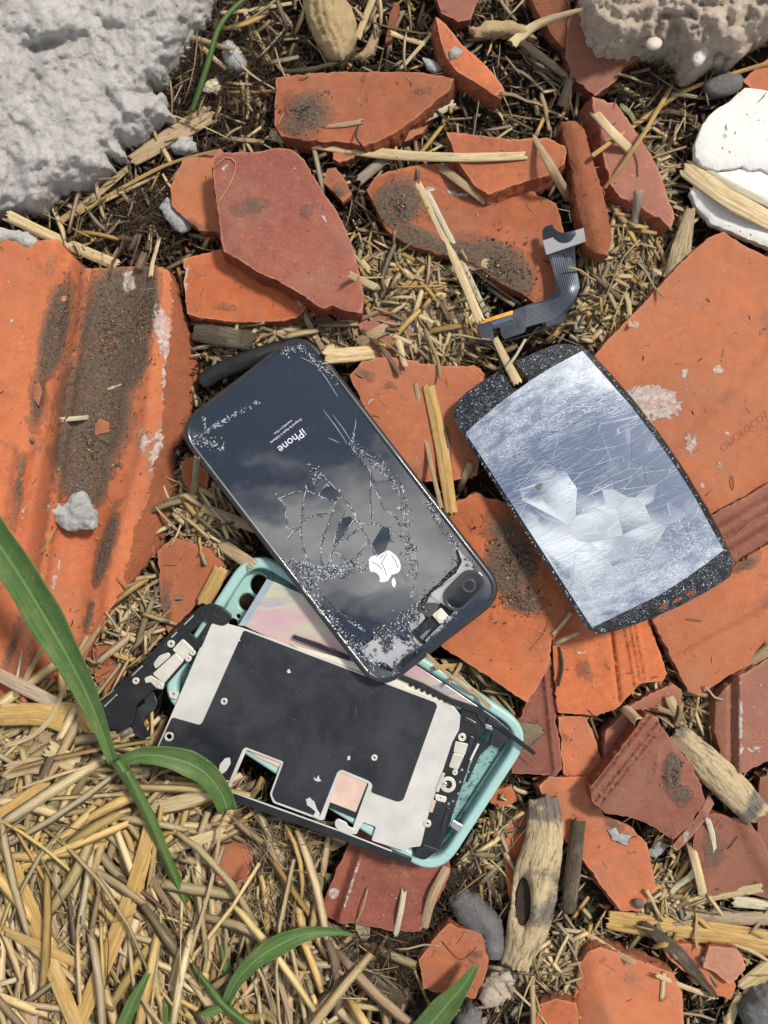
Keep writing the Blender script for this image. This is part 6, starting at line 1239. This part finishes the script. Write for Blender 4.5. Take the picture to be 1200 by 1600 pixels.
# ---------------------------------------------------------------- the mass of litter nobody could count
def mass(name, n, where, Lr, wr, pal, zr, angs=None, tiltr=.25, mat=None, seed=0):
    g = np.random.default_rng(seed); x, y = where(g, n); n = len(x)
    z0 = np.array([gnd(a, b) for a, b in zip(x, y)]); z = z0+g.uniform(*zr, n)
    L = g.uniform(*Lr, n)*g.choice([.6, 1, 1, 1.6], n); w_ = g.uniform(*wr, n); an = g.uniform(0, np.pi, n) if angs is None else angs(g, x, y)
    ok = np.ones(n, bool)
    bare = [[(512, 1330), (560, 1300), (712, 1340), (704, 1370), (660, 1462), (500, 1438)], [(330, 1318), (380, 1312), (396, 1335), (372, 1394), (330, 1376)], [(660, 1460), (704, 1441), (765, 1474), (742, 1560), (662, 1545)]]
    for a in tiles[NT:]+(bare if name in ('heap_straw', 'broad_straw', 'heap_fibres', 'straw_litter', 'pale_litter') else []):
        for t in (-.55, -.3, 0, .3, .55): ok &= ~inside(np.column_stack([x+np.cos(an)*L*t, y+np.sin(an)*L*t]), a)
    if name != 'loose_chaff' and name != 'dark_litter': x, y, z, L, w_, an = x[ok], y[ok], z[ok], L[ok], w_[ok], an[ok]; n = len(x)
    M = 5; s = np.linspace(-.5, .5, M); bend = g.normal(0, .045, n); tl = g.normal(0, tiltr, n); arch = g.normal(0, .10, n); roll = g.normal(0, .5, n)
    ca, sa = np.cos(an), np.sin(an)
    V = np.zeros((n, M, 4, 3))
    for i, t in enumerate(s):
        along_ = t*L; lat = bend*L*(4*t*t-1); ww = w_*(1-.25*abs(t*2)**3)*.5; hh = np.maximum(.3, w_*.07)
        zz = z+tl*t*L-arch*L*(4*t*t-1)
        for j, (u, v) in enumerate(((-1, 0), (0, 1), (1, 0), (0, -.6))):
            lu = u*ww*np.cos(roll)-v*hh*np.sin(roll); lv = u*ww*np.sin(roll)+v*hh*np.cos(roll)
            V[:, i, j, 0] = x+along_*ca-(lat+lu)*sa; V[:, i, j, 1] = y+along_*sa+(lat+lu)*ca; V[:, i, j, 2] = zz+lv
    f = []
    for i in range(M-1):
        for j in range(4): a = i*4+j; b = i*4+(j+1) % 4; f.append((a, b, b+4, a+4))
    f += [(3, 2, 1, 0), ((M-1)*4, (M-1)*4+1, (M-1)*4+2, (M-1)*4+3)]
    F = (np.array(f)[None]+np.arange(n)[:, None, None]*M*4).reshape(-1, 4)
    pal = np.array(pal); c = pal[g.integers(0, len(pal), n)]*g.uniform(.6, 1.25, (n, 1))*g.uniform(.96, 1.04, (n, 3)); c = np.clip(c, 0, 1)
    col = np.repeat(np.column_stack([c, np.ones(n)]), M*4, 0)
    st = np.zeros((n, M, 4, 3)); st[..., 0] = s[None, :, None]*L[:, None, None]+g.uniform(0, 900, n)[:, None, None]; st[..., 1] = np.array([-1, 0, 1, 0])[None, None, :]*.8
    o = mk(name, V.reshape(-1, 3), F, mat or FIBD, None, None, None, {'col': ('FLOAT_COLOR', col), 'st': ('FLOAT_VECTOR', st.reshape(-1, 3))})
    tag(o, kind='stuff'); return o
tiles = [a for a, lo, hi, fn in SURF]; NT = len(tiles)-6
def free(x, y):
    P = np.column_stack([x, y]); ok = np.ones(len(P), bool)
    for ti, a in enumerate(tiles):
        ins = inside(P, a)
        if ins.any(): mg = 26 if ti < NT else 5; idx = np.where(ins)[0]; ok[idx[edist(P[idx], a) > mg]] = False
    return ok
def everywhere(g, n):
    x = g.uniform(-220, 1420, n*2); y = g.uniform(-220, 1820, n*2); ok = free(x, y); return x[ok][:n], y[ok][:n]
def spots(L):
    def f(g, n):
        w_ = np.array([q[4] for q in L], float); w_ /= w_.sum(); k = g.choice(len(L), n*2, p=w_); A = np.array([q[:4] for q in L], float)[k]
        x = g.normal(A[:, 0], A[:, 2]*.5); y = g.normal(A[:, 1], A[:, 3]*.5); ok = free(x, y); return x[ok][:n], y[ok][:n]
    return f
dark = [(.050, .033, .02), (.085, .056, .033), (.035, .024, .016), (.13, .09, .052), (.20, .14, .085), (.11, .085, .06)]
light = [PALE, PALE, TAN, TAN, GRY, (.36, .27, .16), GOLD_, (.26, .18, .10)]
heapc = [(.80, .66, .40), (.80, .62, .33), (.74, .60, .36), (.62, .42, .17), PALE, PALE, GOLD_, TAN, (.56, .45, .27), (.46, .35, .20), (.34, .25, .14), (.2, .14, .09)]
o = mass('dark_litter', 24000, everywhere, (8, 36), (1.4, 7), dark, (-2, 17), seed=1); o['label'] = 'dark rotting leaf and straw litter covering the soil'
o = mass('pale_litter', 4600, everywhere, (12, 84), (1.6, 9), light, (6, 24), seed=2)
o = mass('straw_litter', 7000, spots([(950, 470, 90, 90, 3), (620, 440, 90, 60, 1.6), (680, 530, 90, 40, 1.8), (430, 1370, 110, 80, 3), (330, 800, 50, 80, 1.3), (740, 1070, 50, 50, .8), (755, 1310, 50, 80, 1.2), (215, 970, 50, 60, 1), (1040, 1400, 60, 50, .8), (1000, 300, 50, 80, 1), (450, 530, 110, 30, .9), (870, 1520, 60, 60, .8), (1060, 1120, 60, 50, .6)]), (18, 74), (1.8, 12), [PALE, PALE, PALE, TAN, GRY, GOLD_, (.30, .22, .13)], (8, 26), seed=3)
o = mass('heap_fibres', 4500, spots([(110, 1250, 230, 170, 2), (200, 1470, 330, 240, 3.5), (420, 1380, 110, 80, 1)]), (30, 130), (.6, 2.2), [PALE, (.62, .5, .32), TAN, (.4, .3, .18), BRN], (20, 58), seed=14, angs=lambda g, x, y: g.normal(np.where(y < 1330, -.5, 1.3), .7), tiltr=.15)
o = mass('heap_straw', 4400, spots([(110, 1250, 230, 170, 2), (200, 1470, 330, 240, 3.5), (-80, 1400, 140, 300, 1)]), (40, 190), (1.8, 20), heapc, (10, 50), seed=4, angs=lambda g, x, y: g.normal(np.where(y < 1330, -.5, 1.3), .6), tiltr=.18)
o = mass('root_hairs', 5000, spots([(610, 1520, 130, 90, 3), (380, 110, 110, 110, 2), (250, 330, 90, 60, 1), (730, 1370, 50, 50, 1), (850, 1560, 60, 50, 1), (1010, 140, 70, 60, .6)]), (16, 50), (.5, 1.3), [(.05, .03, .02), (.11, .065, .035), (.07, .045, .03), (.2, .13, .07)], (12, 26), seed=5, tiltr=.35)
o = mass('broad_straw', 650, spots([(110, 1250, 230, 150, 2), (190, 1470, 330, 220, 3.5)]), (60, 200), (7, 21), [(.82, .66, .38), (.82, .58, .22), (.74, .55, .27), (.60, .45, .24)], (42, 60), seed=44, angs=lambda g, x, y: g.normal(np.where(y < 1330, -.5, 1.3), .5), tiltr=.10)
# soil crumbs, tile crumbs
g = np.random.default_rng(8); x, y = everywhere(g, 9000); z = np.array([gnd(a, b) for a, b in zip(x, y)])+g.uniform(0, 9, len(x))
cs = np.array([(.05, .035, .024), (.09, .065, .045), (.14, .11, .08), (.32, .28, .24), (.34, .09, .04)])[g.choice(5, len(x), p=[.4, .3, .18, .05, .07])]
grains('soil_crumbs', np.column_stack([x, y, z]), g.uniform(.8, 4, len(x))*g.choice([.6, 1, 1.5], len(x)), cs, FIBD)
n = 1300; x, y = everywhere(g, n); z = np.array([gnd(a, b) for a, b in zip(x, y)])+g.uniform(10, 22, len(x))
cs = np.array([(.16, .11, .06), (.28, .21, .13), (.36, .31, .24), (.09, .06, .04), (.46, .36, .22)])[g.choice(5, len(x))]
grains('leaf_scraps', np.column_stack([x, y, z]), g.uniform(2.5, 8, len(x)), cs, FIBD, flat=.12)
n = 420; x, y = everywhere(g, n); z = np.array([gnd(a, b) for a, b in zip(x, y)])+g.uniform(8, 18, len(x))
cs = np.array([(.44, .13, .05), (.34, .10, .05), (.28, .08, .05)])[g.choice(3, len(x))]
grains('tile_crumbs', np.column_stack([x, y, z]), g.uniform(1.5, 7, len(x)), cs, FIBD, flat=.7)
cp = [(mr.uniform(0, 1200), mr.uniform(0, 1600)) for _ in range(900)]; cp = [(a, b, surf(a, b)) for a, b in cp if onthing(a, b) and surf(a, b) < 80]
o = mass('loose_chaff', len(cp), lambda g_, n_: (np.array([c[0] for c in cp]), np.array([c[1] for c in cp])), (3, 16), (.5, 1.8), [PALE, TAN, (.08, .05, .03), (.3, .2, .12)], (0, 1), seed=31, tiltr=.02)
V_ = o.data.vertices; co = np.zeros(len(V_)*3, np.float32); V_.foreach_get('co', co); co = co.reshape(-1, 20, 3)
dz = np.array([(c[2]+1.2-gnd(c[0], c[1]))*S for c in cp]); co[:, :, 2] += dz[:, None]; V_.foreach_set('co', co.ravel()); o.data.update()
# grit on the muddy tiles
def grit(cx, cy, rx, ry, n, zf, parent, tilt=0, sz=(.4, 1.9)):
    n = int(n*.7)
    P = []
    for _ in range(n):
        t = rnd.uniform(0, 6.283); r = abs(rnd.gauss(0, .62))*(1+.5*math.sin(3*t+cx)); u, v = r*rx*math.cos(t), r*ry*math.sin(t); c, s = math.cos(R(tilt)), math.sin(R(tilt)); x, y = cx+u*c-v*s, cy+u*s+v*c
        P.append((x, y, zf(x, y)+3+rnd.uniform(-.5, 1)))
    k = rng.choice(6, n, p=[.22, .38, .27, .05, .05, .03]); cs = np.array([(.05, .037, .027), (.10, .075, .053), (.17, .135, .10), (.42, .38, .32), (.50, .15, .06), (.36, .28, .16)])[k]
    grains('grit', P, rng.uniform(*sz, n)*rng.choice([.7, 1, 1, 1.5], n), cs, FIBD, parent)
grit(172, 520, 40, 100, 1500, zA, tileA, 8); grit(140, 690, 44, 110, 1500, zA, tileA, 8); grit(95, 500, 16, 80, 350, zA, tileA, 12); grit(225, 500, 24, 75, 500, zA, tileA, 5)
for k, a in (('F', (785, 420, 52, 34, 900)), ('F', (622, 322, 28, 36, 450)), ('S', (800, 875, 40, 60, 1300)), ('S', (815, 935, 36, 22, 600)), ('E', (475, 178, 30, 28, 350)), ('AA', (1054, 1212, 12, 30, 200))): grit(*a, S_[k][1], S_[k][0])
# thin hairs and fibres lying over tiles
hair = [([(335, 262), (352, 246), (368, 254), (362, 282), (340, 318)], 1.1, PALE), ([(450, 150), (446, 172), (462, 190), (490, 196)], 1.6, BRN), ([(560, 196), (556, 214), (566, 228)], 3, (.08, .05, .04)), ([(990, 236), (996, 252), (997, 276)], 1.2, BRN), ([(828, 1016), (850, 990), (862, 960)], 1, TAN), ([(1150, 835), (1180, 812), (1200, 806)], 1, TAN), ([(720, 390), (740, 420), (780, 452), (815, 476)], 5, TAN), ([(745, 1480), (720, 1500), (690, 1470)], 1.2, BRN), ([(460, 1500), (520, 1475), (600, 1470), (660, 1462)], 4, (.06, .045, .035)), ([(500, 1540), (540, 1500), (590, 1496)], 6, PALE), ([(300, 1330), (340, 1290), (352, 1285)], 3, PALE)]
for i, (p, w_, c) in enumerate(hair):
    nm = ['hooked pale hair on the corner of the dark red tile', 'thin curved fibre on the moss of the point tile', 'dark curled leaf scrap at the lower edge of the point tile', 'thin fibre hanging on the long red-brown strip', 'thin fibre on the dirty orange tile', 'thin fibre on the dark red ribbed tile', 'straw strand running over the mud patch to the cable', 'fine fibre over the peeling tile', 'thin dark root crossing the bottom litter', 'curved pale straw in the bottom litter', 'fine pale fibre over the straw heap'][i]
    B_(nm, p, w_, c, 'fibre', 'fibre', .8, 1, 0, 1, cols=5, clear=2.5)
